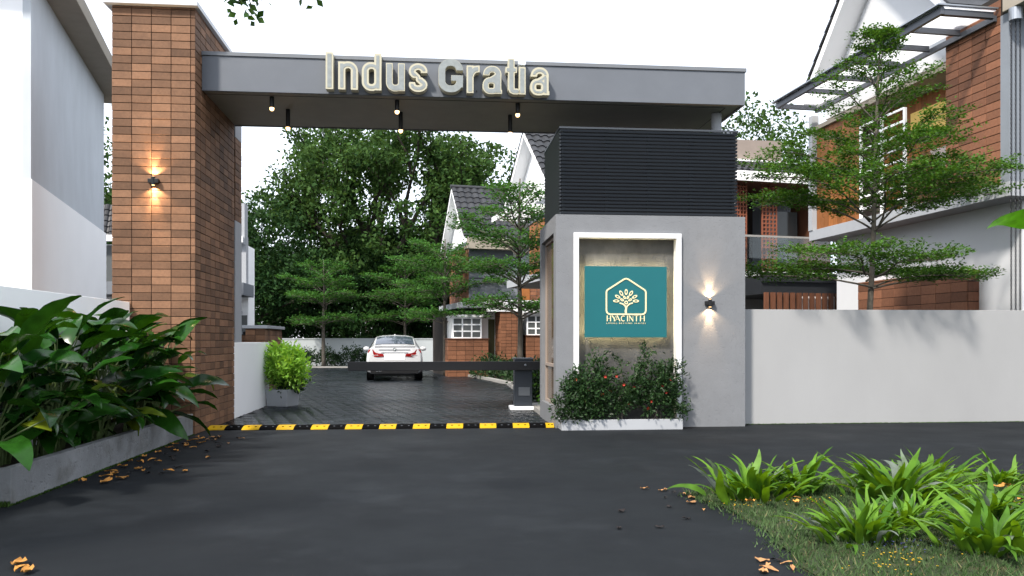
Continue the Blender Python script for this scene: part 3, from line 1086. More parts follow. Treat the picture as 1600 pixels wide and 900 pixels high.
# ------------------------------------------------------------------ leafy shrubs
def leafy(name, label, cat, x, y, z0, blobs, n, size, m, seed, group=None, up=.3, stems=5, flowers=0, sub_=None, asp=.45, part='foliage'):
    rg = np.random.default_rng(seed)
    t = thing(name, label, cat, (x, y, z0), group=group)
    tot = sum(b[3] * b[4] * b[5] for b in blobs)
    C, D = [], []
    for bx, by, bz, rx, ry, rz in blobs:
        k = max(20, int(n * rx * ry * rz / tot))
        nc = max(6, k // 14)                                   # twig clusters
        d = norm(rg.normal(0, 1, (nc, 3)))
        r = rg.random(nc)[:, None] ** .38
        cc = d * r * np.array([rx, ry, rz]) + np.array([bx, by, bz])
        o = norm(d + rg.normal(0, .45, (nc, 3)) + np.array([0, 0, up]))
        i = rg.integers(0, nc, k)
        s = rg.random(k)[:, None]
        C.append(cc[i] + o[i] * (s - .5) * size * 3.2 + rg.normal(0, size * .35, (k, 3)))
        D.append(norm(o[i] + rg.normal(0, .7, (k, 3))))
    C, D = np.concatenate(C), np.concatenate(D)
    keep = C[:, 2] > z0 + .01
    C, D = C[keep], D[keep]
    k = len(C)
    Nn = norm(rg.normal(0, .8, (k, 3)) + np.array([0, 0, .8]))
    L = size * (.65 + .7 * rg.random(k))
    leaf_cloud(part, C, D, Nn, L, L * asp * (.8 + .4 * rg.random(k)), m, t)
    st = MB()
    rn = random.Random(seed)
    for i in range(stems):
        b = blobs[i % len(blobs)]
        q = (b[0] + rn.uniform(-.5, .5) * b[3], b[1] + rn.uniform(-.4, .4) * b[4], b[2] + b[5] * rn.uniform(.2, .9))
        p = (x + rn.uniform(-.1, .1), y + rn.uniform(-.05, .05), z0)
        mid = tuple((u + v) / 2 + rn.uniform(-.05, .05) for u, v in zip(p, q))
        st.tube([p, mid, q], [size * .14, size * .10, size * .05], 5)
    st.build('stem', MAT['bark'], t)
    for i in range(flowers):
        j = rn.choice(np.where(C[:, 1] < np.median(C[:, 1]))[0])
        f = MB()
        c = Vector(C[j])
        for a in range(5):
            th = a * 2 * PI / 5
            e1 = c + Vector((.018 * math.cos(th), -.012, .018 * math.sin(th)))
            e2 = c + Vector((.018 * math.cos(th + .9), -.014, .018 * math.sin(th + .9)))
            f.add([c, e1, (e1 + e2) / 2 + Vector((.012 * math.cos(th + .45), -.006, .012 * math.sin(th + .45))), e2], [(0, 1, 2, 3)])
        f.build('flower', MAT['flower'], t)
    return t

def front_planter():
    t = thing('low_planter', 'low pale planter box along the foot of the gatehouse sign panel', 'planter', (2.95, 13.05, 0))
    m = MB()
    x0, x1, y0, y1, z = 1.99, 3.93, 12.88, 13.245, .165
    m.box(x0, x1, y0, y0 + .05, 0, z).box(x0, x0 + .05, y0 + .0501, y1, 0, z).box(x1 - .05, x1, y0 + .0501, y1, 0, z)
    m.build('box_wall', MAT['slab'], t, bevel=.004)
    B(x0 + .0502, x1 - .0502, y0 + .0502, y1, .005, .13).build('soil', MAT['soil'], t)
front_planter()
leafy('shrub', 'tall dark green shrub with red flowers at the left of the sign panel', 'shrub', 2.45, 13.02, .13,
      [(2.42, 12.98, .62, .38, .20, .36), (2.55, 13.02, .95, .16, .13, .28), (2.22, 12.98, .72, .24, .16, .20), (2.72, 13.0, .72, .2, .15, .24)], 3400, .062, MAT['leafshrub'], 21, flowers=6)
leafy('shrub', 'low bushy fine leaved shrub at the left corner of the gatehouse planter', 'shrub', 2.2, 12.93, .13,
      [(2.15, 12.93, .36, .33, .17, .24), (2.5, 12.9, .30, .25, .12, .19)], 2300, .055, MAT['leafshrub'], 22, up=.6)
leafy('shrub', 'small dark shrub in the gap between the two taller gatehouse shrubs', 'shrub', 2.98, 12.98, .13,
      [(2.92, 12.96, .45, .22, .16, .28), (2.98, 13.03, .75, .07, .07, .24), (2.98, 13.03, 1.03, .10, .08, .12)], 1200, .055, MAT['leafshrub'], 23, flowers=2)
leafy('shrub', 'tall dark green shrub with red flowers at the right of the sign panel', 'shrub', 3.5, 13.02, .13,
      [(3.48, 12.98, .62, .42, .22, .42), (3.36, 13.02, 1.05, .13, .12, .32), (3.75, 13.0, .86, .26, .16, .34), (3.85, 12.98, .42, .22, .16, .28), (3.22, 12.98, .72, .18, .14, .3)], 4400, .062, MAT['leafshrub'], 24, flowers=7)

# ------------------------------------------------------------------ boundary walls
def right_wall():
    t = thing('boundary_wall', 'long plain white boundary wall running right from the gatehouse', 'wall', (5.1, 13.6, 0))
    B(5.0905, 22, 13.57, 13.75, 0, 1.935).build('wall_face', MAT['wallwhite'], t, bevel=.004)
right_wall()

def left_wall():
    t = thing('boundary_wall', 'smooth white garden wall behind the broad leaved plants at the left', 'wall', (-4.5, 9, 0))
    B(-4.66, -4.5, 4.5, 12.835, 0, 1.98).build('wall_face', MAT['white'], t, bevel=.005)
left_wall()

def concrete_planter():
    t = thing('concrete_planter', 'long raw concrete planter along the white wall at the left', 'planter', (-4.0, 10, 0))
    x0, x1, y0, y1, z = -4.495, -3.585, 7.45, 12.83, .315
    B(x1 - .1, x1, y0, y1, 0, z).build('side_wall', MAT['planter'], t, bevel=.006)
    B(x0, x1 - .1002, y0, y0 + .1, 0, z - .003).build('end_wall', MAT['planter'], t, bevel=.006)
    B(x0, x1 - .1004, y0 + .1002, y1, 0, .22).build('soil', MAT['soil'], t)
concrete_planter()

# ------------------------------------------------------------------ blades (broad leaves, strap leaves)
def blade(L, W, start, droop, fold=.25, n=8, wave=0.0, prof=.75, seed=0, ripple=0.0, name='leaf'):
    """leaf in the XZ plane, base at the origin, heading +X; start = angle above horizontal, droop = total bend"""
    rn = random.Random(seed)
    mb = MB()
    x = z = 0.0
    ds = L / n
    rows = []
    for i in range(n + 1):
        s = i / n
        a = R(start - droop * s ** 1.35)
        wl = W * .5 * max(0, math.sin(PI * min(1, s ** prof * .985 + .012))) ** .8
        if i == n:
            wl = W * .02
        up = (-math.sin(a), math.cos(a))
        sw = wave * math.sin(s * 5 + seed) * L
        k = fold * wl
        rp = ripple * W * math.sin(s * 19 + seed)
        rows.append(((x + up[0] * k, sw + wl, z + up[1] * (k + rp)), (x, sw, z), (x + up[0] * k, sw - wl, z + up[1] * (k - rp))))
        x += math.cos(a) * ds
        z += math.sin(a) * ds
    V = [p for r in rows for p in r]
    F = []
    for i in range(n):
        o = i * 3
        F += [(o, o + 1, o + 4, o + 3), (o + 1, o + 2, o + 5, o + 4)]
    return MB().add(V, F).mesh(name, smooth=True)

BIG = [blade(L, W, 0, d, f, 10, .02, .8, i, .05) for i, (L, W, d, f) in enumerate(
    ((.78, .26, 62, .28), (.72, .25, 80, .22), (.66, .22, 50, .35), (.70, .26, 95, .18), (.58, .20, 70, .3), (.74, .24, 48, .35), (.52, .19, 60, .25)))]
for b_ in BIG:
    b_.materials.append(MAT['leafbig'])

def broad_plant(x, y, label, seed, n=17, hmax=1.25, lean=(.25, 0), scale=1.0):
    rn = random.Random(seed)
    t = thing('broad_leaved_plant', label, 'plant', (x, y, .21), group='broad leaved plants in the concrete planter')
    st = MB()
    for i in range(n):
        az = rn.uniform(0, 2 * PI)
        f = (i + .5) / n
        h = hmax * (.14 + .86 * f ** .85) * rn.uniform(.82, 1.06)
        out = rn.uniform(.14, .46) * (1.2 - .5 * f)
        bx, by = x + rn.uniform(-.10, .10), y + rn.uniform(-.14, .14)
        ex, ey = bx + math.cos(az) * out + lean[0] * h * .55, by + math.sin(az) * out + lean[1] * h * .55
        if ex < -4.42:
            ex = -4.42 + rn.uniform(0, .1)
        p0, p2 = Vector((bx, by, .21)), Vector((ex, ey, .21 + h))
        p1 = p0.lerp(p2, .55) + Vector((-(ex - bx) * .22, -(ey - by) * .22, h * .06))
        st.tube([p0, p1, p2], [.012, .010, .006], 5)
        o = bpy.data.objects.new('leaf', rn.choice(BIG))
        COL.objects.link(o)
        o.parent = t
        ORIG[o.name] = ORIG[t.name]
        o.location = p2 - ORIG[t.name]
        d = p2 - p1
        az2 = math.atan2(d.y * .4 + math.sin(az) * .4, d.x * .4 + math.cos(az) * .4) + rn.uniform(-.8, .8)
        if ex < -4.25 and math.cos(az2) < -.1:
            az2 = rn.uniform(-1.2, 1.2)
        pitch = R(rn.uniform(-8, 42) if f < .5 else rn.uniform(24, 60))
        s = rn.uniform(.7, 1.12) * scale
        o.scale = (s, s, s)
        o.rotation_euler = (rn.uniform(-.7, .7), -pitch, az2)
    st.build('stem', MAT['stem'], t)

PL = [(-4.0, 7.75, 'dark broad leaved plant at the near end of the concrete planter'),
      (-4.15, 8.35, 'second broad leaved plant from the near end of the concrete planter'),
      (-3.98, 8.95, 'third broad leaved plant from the near end of the concrete planter'),
      (-4.15, 9.55, 'broad leaved plant before the middle of the concrete planter'),
      (-3.98, 10.15, 'broad leaved plant with yellowing leaves at the middle of the concrete planter'),
      (-4.1, 10.8, 'broad leaved plant just beyond the middle of the concrete planter'),
      (-3.95, 11.4, 'next to last broad leaved plant before the brick pillar'),
      (-3.98, 12.05, 'broad leaved plant nearest the brick pillar, leaning over the road')]
for i, (x, y, lb) in enumerate(PL):
    broad_plant(x, y, lb, 140 + i, 38, 1.26 if i < 3 else 1.30, (.20 if i > 4 else .2, 0), 1.06 if i < 6 else .9)

STRAP = [blade(L, W, 0, d, f, 9, .05, .55, i + 20, .07, name='strap_leaf') for i, (L, W, d, f) in enumerate(
    ((.54, .085, 55, .3), (.50, .095, 80, .3), (.58, .08, 35, .35), (.44, .08, 100, .25), (.5, .07, 60, .4), (.40, .09, 45, .35)))]
for b_ in STRAP:
    b_.materials.append(MAT['leaffern'])

def strap_plant(x, y, label, seed, n=34, scale=1.0, spread=.16, cat='fern'):
    rn = random.Random(seed)
    z = lawn_h(x, y)
    t = thing('strap_fern', label, cat, (x, y, z), group='bright green strap leaved ferns on the verge')
    for i in range(n):
        az = i * 2.39996 + rn.uniform(-.3, .3)
        f = i / n
        r = spread * (1 - f) ** .6 * rn.uniform(.3, 1.1)
        o = bpy.data.objects.new('leaf', rn.choice(STRAP))
        COL.objects.link(o)
        o.parent = t
        px, py = r * math.cos(az), r * math.sin(az) * .8
        o.location = (px, py, lawn_h(x + px, y + py) - z - .01)
        s = scale * rn.uniform(.7, 1.12)
        o.scale = (s, s * rn.uniform(.75, 1.25), s)
        o.rotation_euler = (rn.uniform(-.55, .55), -R(rn.uniform(36, 60) + 24 * f), az + rn.uniform(-.4, .4))
    return t
for i, (x, y, n, s, sp, lb) in enumerate((
        (2.76, 7.02, 84, .84, .40, 'broad clump of strap leaved fern at the far left corner of the verge'),
        (3.22, 7.05, 34, .85, .16, 'loose strap leaved fern beside the far left clump on the verge'),
        (3.86, 6.60, 104, .96, .42, 'largest bright strap leaved fern in the middle of the verge'),
        (2.90, 5.42, 84, .70, .32, 'greyish green strap fern overhanging the road edge, nearest the asphalt corner'),
        (3.55, 4.95, 84, .82, .34, 'strap leaved fern in the near right corner of the photo'),
        (5.25, 7.25, 42, .62, .2, 'small strap leaved fern at the far right edge of the verge'),
        (3.42, 5.75, 60, .62, .26, 'low fine leaved fern filling the gap at the middle of the verge'),
        (4.55, 7.3, 56, .72, .28, 'bushy strap fern behind the largest fern at the back edge of the verge'),
        (4.45, 5.35, 60, .8, .26, 'strap leaved fern at the right edge of the photo, behind the near right one'),
        (4.15, 5.85, 34, .8, .14, 'sparse long leaved fern between the largest and the near right ferns'))):
    strap_plant(x, y, lb, 80 + i, n, s, sp)

# ------------------------------------------------------------------ fallen leaves
def dead_mesh(seed, L, W):
    rn = random.Random(seed)
    mb = MB()
    n = 5
    rows = []
    for i in range(n + 1):
        s = i / n
        wl = W * .5 * max(.06, math.sin(PI * (.06 + .9 * s)) ** .7) * rn.uniform(.8, 1.2)
        x = (s - .5) * L
        zc = .004 + .010 * rn.random() + .016 * abs(math.sin(s * 3 + seed))
        rows.append([(x, wl, zc + rn.uniform(.003, .018)), (x, 0, zc), (x, -wl, zc + rn.uniform(.003, .018))])
    V = [p for r in rows for p in r]
    F = []
    for i in range(n):
        o = i * 3
        F += [(o, o + 1, o + 4, o + 3), (o + 1, o + 2, o + 5, o + 4)]
    return MB().add(V, F).mesh('fallen_leaf', smooth=False)

DEAD = {}
for m_ in ('deadleaf', 'darkleaf', 'paleleaf'):
    DEAD[m_] = []
    for k in range(4):
        me = dead_mesh(k + 3, .095 + .02 * k, .05 + .012 * (k % 3))
        me.materials.append(MAT[m_])
        DEAD[m_].append(me)

def fallen(x, y, m_, rn, label, group, s=1.0):
    o = bpy.data.objects.new('fallen_leaf', rn.choice(DEAD[m_]))
    COL.objects.link(o)
    z = lawn_h(x, y) + .03 if inside((x, y), LAWN) else .0
    o.location = (x, y, z)
    k = s * rn.uniform(.75, 1.15)
    o.scale = (k, k, k)
    o.rotation_euler = (rn.uniform(-.12, .12), rn.uniform(-.12, .12), rn.uniform(0, 6.28))
    tag(o, label, 'leaf', group)

rn = random.Random(17)
GL = 'fallen leaves beside the concrete planter'
for (x, y) in ((-3.22, 8.54), (-3.48, 8.62), (-3.16, 8.75), (-3.19, 9.35), (-3.45, 9.61), (-2.81, 9.18), (-2.65, 9.17), (-2.67, 10.19), (-3.47, 10.37), (-3.41, 10.77), (-3.47, 11.61),
               (-3.36, 11.96), (-3.2, 9.95), (-3.3, 10.1), (-3.38, 9.9), (-3.12, 9.25), (-3.4, 9.2), (-3.3, 9.05), (-3.36, 8.9), (-3.25, 10.9), (-3.1, 11.2), (-3.3, 11.4), (-3.15, 11.7), (-3.45, 11.2),
               (-3.5, 10.0), (-3.28, 12.2), (-3.05, 12.35), (-3.42, 12.4)):
    fallen(x + rn.uniform(-.03, .03), y, 'deadleaf', rn, 'curled orange dead leaf on the asphalt beside the concrete planter', GL)
for k in range(26):
    y = rn.uniform(9.0, 12.7)
    fallen(rn.uniform(-3.5, -2.75), y, 'darkleaf', rn, 'small blackened dead leaf on the asphalt beside the concrete planter', GL, .7)
for k in range(8):
    fallen(rn.uniform(-3.4, -2.7), rn.uniform(11.2, 12.7), 'paleleaf', rn, 'pale tan dead leaf on the asphalt near the foot of the brick pillar', GL, .7)
for (x, y, w_) in ((-2.57, 5.43, 'farthest'), (-2.50, 5.33, 'middle one'), (-2.44, 5.27, 'nearest')):
    fallen(x, y, 'deadleaf', rn, 'orange dead leaf on bare asphalt at the near left, %s of the three' % w_, 'fallen leaves at the near left', 1.1)
GR = 'fallen leaves beside the verge'
for (x, y) in ((1.98, 7.69), (2.12, 7.58), (2.16, 7.62), (2.26, 7.40), (2.20, 6.98), (2.22, 6.70), (2.28, 7.2), (2.07, 5.1), (2.07, 5.01), (2.03, 4.90), (2.2, 5.03), (2.19, 4.92), (1.98, 4.86)):
    fallen(x, y, 'paleleaf', rn, 'pale tan dead leaf on the asphalt along the edge of the verge', GR, .68)
for (x, y) in ((1.37, 6.09), (1.68, 6.1), (1.53, 6.7), (1.97, 6.85), (1.97, 6.37), (2.2, 7.5), (2.3, 7.3), (2.05, 7.25), (2.16, 5.1)):
    fallen(x, y, 'darkleaf', rn, 'small dark dead leaf on the asphalt along the edge of the verge', GR, .6)
for (x, y) in ((2.62, 6.72), (2.95, 6.55), (3.0, 6.7), (5.1, 7.0), (4.8, 6.4), (4.95, 6.9)):
    fallen(x, y, 'deadleaf', rn, 'orange dead leaf caught in the grass of the verge', 'fallen leaves in the grass', .8)

# ------------------------------------------------------------------ speed bump
def speed_bump():
    x0, x1, y0 = -3.555, 1.948, 13.43
    t = thing('speed_bump', 'black and yellow rubber speed bump across the gate entrance', 'speed bump', (0, 13.6, 0))
    seg = .2676
    prof = [(0, .002), (.008, .020), (.09, .046), (.15, .058), (.24, .058), (.31, .046), (.392, .020), (.40, .002)]
    x = x0 + .02
    k = 0
    while x < x1 - .02:
        xe = min(x1, x + seg - .003)
        yo = -.11 * (x - x0) / (x1 - x0)
        m = MB()
        pv = [(y0 + yo + a, z) for a, z in prof]
        n = len(pv)
        sk = .03                                     # the joints run a little aslant
        V = [(x + sk * (i / n - .5), p[0], p[1]) for i, p in enumerate(pv)] + [(xe + sk * (i / n - .5), p[0], p[1]) for i, p in enumerate(pv)]
        F = [(i, i + 1, n + i + 1, n + i) for i in range(n - 1)] + [tuple(range(n))[::-1], tuple(range(n, 2 * n))]
        m.add(V, F)
        yel = k % 2 == 0
        o = m.build('rubber_block', MAT['yellow' if yel else 'rubber'], t)
        for f in (.3, .72):
            b = MB()
            bx = x + (xe - x) * f
            b.lathe([(.018, .028), (.018, .0485), (.010, .0495)], (bx, y0 + yo + .088, 0), 8)
            b.build('bolt', MAT['rubber' if yel else 'steel'], o)
        x += seg
        k += 1
speed_bump()

# ------------------------------------------------------------------ boom barrier
def barrier():
    t = thing('boom_barrier', 'dark grey boom barrier lowered across the driveway on a grey pedestal', 'barrier', (1.8, 16.8, 0))
    B(1.53, 2.07, 16.62, 17.06, .011, .085).build('base_plinth', MAT['white'], t, bevel=.01)
    B(1.62, 1.98, 16.70, 17.0, .0855, 1.03).build('pedestal', MAT['pedestal'], t, bevel=.01)
    B(1.60, 2.0, 16.68, 17.02, 1.031, 1.062).build('pedestal_cap', MAT['trim'], t, bevel=.006)
    B(1.70, 1.93, 16.690, 16.6995, .30, .47).build('service_panel', MAT['pedpanel'], t)
    B(-1.69, 2.13, 16.60, 16.685, .815, .992).build('boom', MAT['boom'], t, bevel=.008)
    m = MB()
    m.lathe([(.022, 0), (.022, .012), (.012, .016)], (0, 0, 0), 12)
    m.v = [(1.83 + x, 16.600 - z, .92 + y) for x, y, z in m.v]
    m.f = [tuple(reversed(f)) for f in m.f]
    m.build('pivot_bolt', MAT['galv'], t)
barrier()

# ------------------------------------------------------------------ left side of the driveway
def drive_wall():
    t = thing('drive_wall', 'low white wall panel at the left of the driveway behind the brick pillar', 'wall', (-3.65, 17, 0))
    B(-4.31, -3.585, 15.325, 18.6, 0, 1.375).build('wall_panel', MAT['white'], t, bevel=.005)
drive_wall()

def low_pillar():
    t = thing('low_brick_pillar', 'low square brick pillar with flat grey cap behind the white panel', 'pillar', (-3.9, 19.8, 0))
    x0, x1, y0, y1, z = -4.15, -3.72, 18.85, 20.9, 1.68
    B(x0 + .014, x1 - .014, y0 + .014, y1 - .014, 0, z).build('mortar_core', MAT['mortar'], t)
    B(x0 - .06, x1 + .06, y0 - .06, y1 + .06, z + .001, z + .07).build('cap', MAT['slab'], t, bevel=.006)
    mb = MB()
    brick_face(t, '-y', x0, y0 + .014, 0, x1 - x0, z, .215, .118, .008, .014, None, False, mb=mb)
    brick_face(t, '+x', x1 - .014, y0, 0, y1 - y0, z, .285, .118, .008, .014, None, False, mb=mb)
    mb.build('brick_courses', MAT['bricks'], t, kind='stuff')
    t2 = thing('low_brick_wall', 'low brick wall with dark coping left of the low brick pillar', 'wall', (-4.8, 19, 0))
    B(-6.5, -4.155, 18.95, 19.2, 0, 1.55).build('mortar_core', MAT['mortar'], t2)
    mb = MB()
    brick_face(t2, '-y', -6.5, 18.95, 0, 2.345, 1.55, .285, .118, .008, .014, None, False, mb=mb)
    mb.build('brick_courses', MAT['bricks'], t2, kind='stuff')
    B(-6.5, -4.215, 18.90, 19.25, 1.551, 1.61).build('coping', MAT['trim'], t2)
low_pillar()

def pot():
    cx, cy = -3.24, 18.3
    t = thing('plant_pot', 'grey square tapered concrete plant pot at the left of the driveway', 'pot', (cx, cy, .01))
    a0 = R(24)
    m = MB()
    def sq(r, z): return [(cx + r * math.cos(a0 + PI / 2 * k), cy + r * math.sin(a0 + PI / 2 * k), z) for k in range(4)]
    rings = [sq(.33, .008), sq(.385, .37), sq(.34, .37), sq(.33, .32)]
    V = [p for r in rings for p in r]
    F = [(0, 3, 2, 1)]
    for i in range(3):
        F += [(i * 4 + k, i * 4 + (k + 1) % 4, i * 4 + 4 + (k + 1) % 4, i * 4 + 4 + k) for k in range(4)]
    m.add(V, F).build('pot_body', MAT['slab'], t, bevel=.008)
    MB().add(sq(.331, .325), [(0, 1, 2, 3)]).build('soil', MAT['soil'], t)
    leafy('potted_bush', 'bright lime green bush growing in the grey plant pot', 'bush', cx + .02, cy, .34,
          [(cx + .04, cy, .84, .36, .34, .36), (cx + .12, cy, .66, .36, .32, .24), (cx + .02, cy, 1.08, .19, .19, .16)], 5600, .12, MAT['leaflime'], 31, up=.9, asp=.34)
    leafy('shrub', 'dark low fringe of leaves under the lime green bush beside the pot', 'shrub', cx + .2, cy + .15, .05,
          [(cx + .14, cy + .0, .46, .36, .30, .13)], 700, .08, MAT['leafshrub'], 32)
pot()

# ------------------------------------------------------------------ car, seen from behind
def car(px, py, rot):
    t = thing('parked_car', 'white fastback saloon car seen from behind on the wet driveway', 'car', (px, py, .012), rot, local=True)
    def S(y, zb, w, z5, w5, p6, p7, p8, p9):
        h = [(0, zb), (w * .82, zb), (w * .95, zb + .07), (w, .48), (w * 1.0, .74), (w5, z5), p6, p7, p8, (0, p9)]
        return y, h
    st = [S(-.02, .30, .90, .93, .88, (.80, 1.10), (.70, 1.19), (.38, 1.215), 1.222),
          S(.05, .26, .95, .95, .93, (.85, 1.11), (.735, 1.205), (.40, 1.232), 1.24),
          S(.20, .24, .975, .97, .95, (.875, 1.12), (.75, 1.215), (.40, 1.245), 1.252),
          S(.42, .22, .985, .98, .955, (.885, 1.125), (.735, 1.235), (.42, 1.268), 1.275),
          S(.80, .22, .985, 1.0, .955, (.885, 1.125), (.70, 1.395), (.42, 1.435), 1.445),
          S(1.25, .22, .985, 1.0, .955, (.885, 1.125), (.68, 1.515), (.43, 1.565), 1.578),
          S(1.9, .22, .98, 1.0, .95, (.88, 1.12), (.67, 1.55), (.44, 1.605), 1.62),
          S(2.7, .22, .98, 1.0, .95, (.88, 1.11), (.67, 1.53), (.44, 1.59), 1.605),
          S(3.3, .22, .98, .99, .945, (.87, 1.08), (.68, 1.34), (.44, 1.39), 1.405),
          S(3.75, .22, .98, .97, .94, (.86, 1.03), (.68, 1.10), (.42, 1.13), 1.14),
          S(4.5, .24, .95, .86, .90, (.80, .92), (.62, .98), (.38, 1.01), 1.02),
          S(4.95, .30, .82, .68, .76, (.66, .74), (.5, .80), (.3, .82), .83)]
    V, F = [], []
    ns = 19
    for y, h in st:
        full = h + [(-a, b) for a, b in h[-2:0:-1]]
        ns = len(full)
        V += [(a, y, b) for a, b in full]
    for i in range(len(st) - 1):
        for k in range(ns):
            F.append((i * ns + k, (i + 1) * ns + k, (i + 1) * ns + (k + 1) % ns, i * ns + (k + 1) % ns))
    F.append(tuple(range(ns)))
    F.append(tuple((len(st) - 1) * ns + k for k in range(ns))[::-1])
    body = MB().add(V, F).build('body', MAT['carpaint'], t, smooth=True)
    bv = body.modifiers.new('bevel', 'BEVEL')
    bv.width = .03
    bv.segments = 3
    bv.limit_method = 'ANGLE'
    bv.angle_limit = R(35)
    # rear window, laid just above the sloping rear
    def top(y, f):           # surface point at fraction f of the half width, between P7 .. P9
        for (ya, ha), (yb, hb) in zip(st[:-1], st[1:]):
            if ya <= y <= yb:
                s = (y - ya) / (yb - ya)
                pts = [(a[0] + (b[0] - a[0]) * s, a[1] + (b[1] - a[1]) * s) for a, b in zip(ha[7:], hb[7:])]
                ax = abs(f) * pts[0][0]
                if ax > pts[1][0]:
                    u = (ax - pts[1][0]) / (pts[0][0] - pts[1][0])
                    z = pts[1][1] + (pts[0][1] - pts[1][1]) * u
                else:
                    u = ax / pts[1][0]
                    z = pts[2][1] + (pts[1][1] - pts[2][1]) * u
                return (math.copysign(ax, f), y - .008, z + .016)
    ys = (.44, .6, .8, 1.0, 1.18)
    fs = (-.93, -.8, -.58, -.25, 0, .25, .58, .8, .93)
    V = [top(y, f) for y in ys for f in fs]
    n = len(fs)
    F = [(i * n + k, i * n + k + 1, (i + 1) * n + k + 1, (i + 1) * n + k) for i in range(len(ys) - 1) for k in range(n - 1)]
    MB().add(V, F).build('rear_window', MAT['carglass'], t, smooth=True)
    for s in (-1, 1):       # side windows
        V = [(s * .905, .95, 1.14), (s * .905, 3.2, 1.10), (s * .70, 2.75, 1.50), (s * .70, 1.35, 1.50)]
        MB().add(V, [(0, 1, 2, 3)] if s > 0 else [(3, 2, 1, 0)]).build('side_window', MAT['carglass'], t)
    # spoiler lip, boot line, plate recess
    B(-.70, .70, -.045, .03, 1.195, 1.225).build('boot_lip', MAT['carpaint'], t, bevel=.01)
    B(-.46, .46, -.034, -.018, .965, 1.005).build('plate_light_strip', MAT['chrome'], t)
    B(-.54, .54, -.029, -.012, 1.07, 1.095).build('boot_crease', MAT['pedpanel'], t)
    B(-.36, .36, -.031, -.012, .74, .95).build('plate_recess', MAT['white'], t, bevel=.004)
    # tail lamps, L shaped and wrapping the corner
    for s in (-1, 1):
        pr = [(.36, .86), (.60, .845), (.87, .835), (.91, .90), (.915, 1.04), (.87, 1.10), (.75, 1.10), (.67, 1.0), (.56, .965), (.40, .95)]
        pr = [(s * a, b) for a, b in pr]
        m = MB().prism(pr if s > 0 else pr[::-1], 'y', -.045, .10)
        m.v = [(x, y + max(0, abs(x) - .62) ** 2 * .9, z) for x, y, z in m.v]
        lamp = m.build('tail_light', MAT['redlamp'], t)
        pr = [(.56, .892), (.78, .892), (.78, .906), (.56, .906)]
        pr = [(s * a, b) for a, b in pr]
        m = MB().prism(pr if s > 0 else pr[::-1], 'y', -.052, -.02)
        m.v = [(x, y + max(0, abs(x) - .62) ** 2 * .9, z) for x, y, z in m.v]
        m.build('reversing_lens', MAT['lampclear'], lamp)
        # mirrors
        mr = MB().lathe([(.02, -.11), (.075, -.08), (.09, 0), (.075, .08), (.02, .11)], (0, 0, 0), 12)
        mr.v = [(s * 1.08 + z * 1.05, 3.05 + y * .7, 1.10 + x * .95) for x, y, z in mr.v]
        mr.build('mirror', MAT['carpaint'], t, smooth=True)
    # emblem: ring with four quarters
    def disc(r0, r1, a0, a1, y, n=8):
        return [(r0 * math.cos(a0 + (a1 - a0) * i / n), r0 * math.sin(a0 + (a1 - a0) * i / n)) for i in range(n + 1)]
    em = MB().lathe([(.055, 0), (.055, .008), (.046, .010)], (0, 0, 0), 20)
    em.v = [(x, -.030 - z, 1.10 + y) for x, y, z in em.v]
    em.f = [tuple(reversed(f)) for f in em.f]
    e = em.build('emblem', MAT['carblack'], t)
    for q, mm in ((0, 'white'), (1, 'teal'), (2, 'white'), (3, 'teal')):
        pts = [(0, 0)] + disc(.036, 0, q * PI / 2, (q + 1) * PI / 2, 0)
        MB().prism([(a, b + 1.10) for a, b in pts], 'y', -.044, -.0405).build('emblem_quarter', MAT[mm], e)
    # lower bumper, exhaust, underbody
    m = MB().prism([(-.88, .46), (-.80, .27), (.80, .27), (.88, .46), (.70, .43), (-.70, .43)], 'y', -.04, .2)
    m.build('rear_diffuser', MAT['carblack'], t)
    B(-.70, .70, .15, 4.6, .17, .30).build('underbody', MAT['carblack'], t)
    for x in (-.60, -.49):
        m = MB().lathe([(.042, 0), (.042, .12), (.034, .12), (.034, .02)], (0, 0, 0), 14)
        m.v = [(x + a, -.065 + .12 - c if False else -.07 + (.12 - c), .37 + b) for a, b, c in m.v]
        m.build('exhaust', MAT['chrome'], t)
    B(-.03, .03, 1.9, 2.08, 1.60, 1.64).build('roof_fin', MAT['carpaint'], t, bevel=.012)
    for s in (-1, 1):
        for y in (1.0, 3.95):
            pr = [(.20, -.13), (.315, -.125), (.345, -.09), (.35, 0), (.345, .09), (.315, .125), (.20, .13)]
            m = MB().lathe(pr, (0, 0, 0), 28)
            m.v = [(s * .86 + c, y + a, .345 + b) for a, b, c in m.v]
            ty = m.build('tyre', MAT['tyre'], t, smooth=False)
            m = MB().lathe([(.20, -.131), (.20, .131), (.06, .10), (.02, .12)], (0, 0, 0), 20)
            m.v = [(s * .86 + s * c, y + a, .345 + b) for a, b, c in m.v]
            m.build('rim', MAT['alloy'], ty)
            # dark wheel arch
            m = MB().lathe([(.395, 0), (.395, .02)], (0, 0, 0), 28)
            m.v = [(s * .965 + s * c, y + a, .36 + b) for a, b, c in m.v]
            m.build('wheel_arch', MAT['carblack'], t)
car(-1.36, 29.2, 2.5)

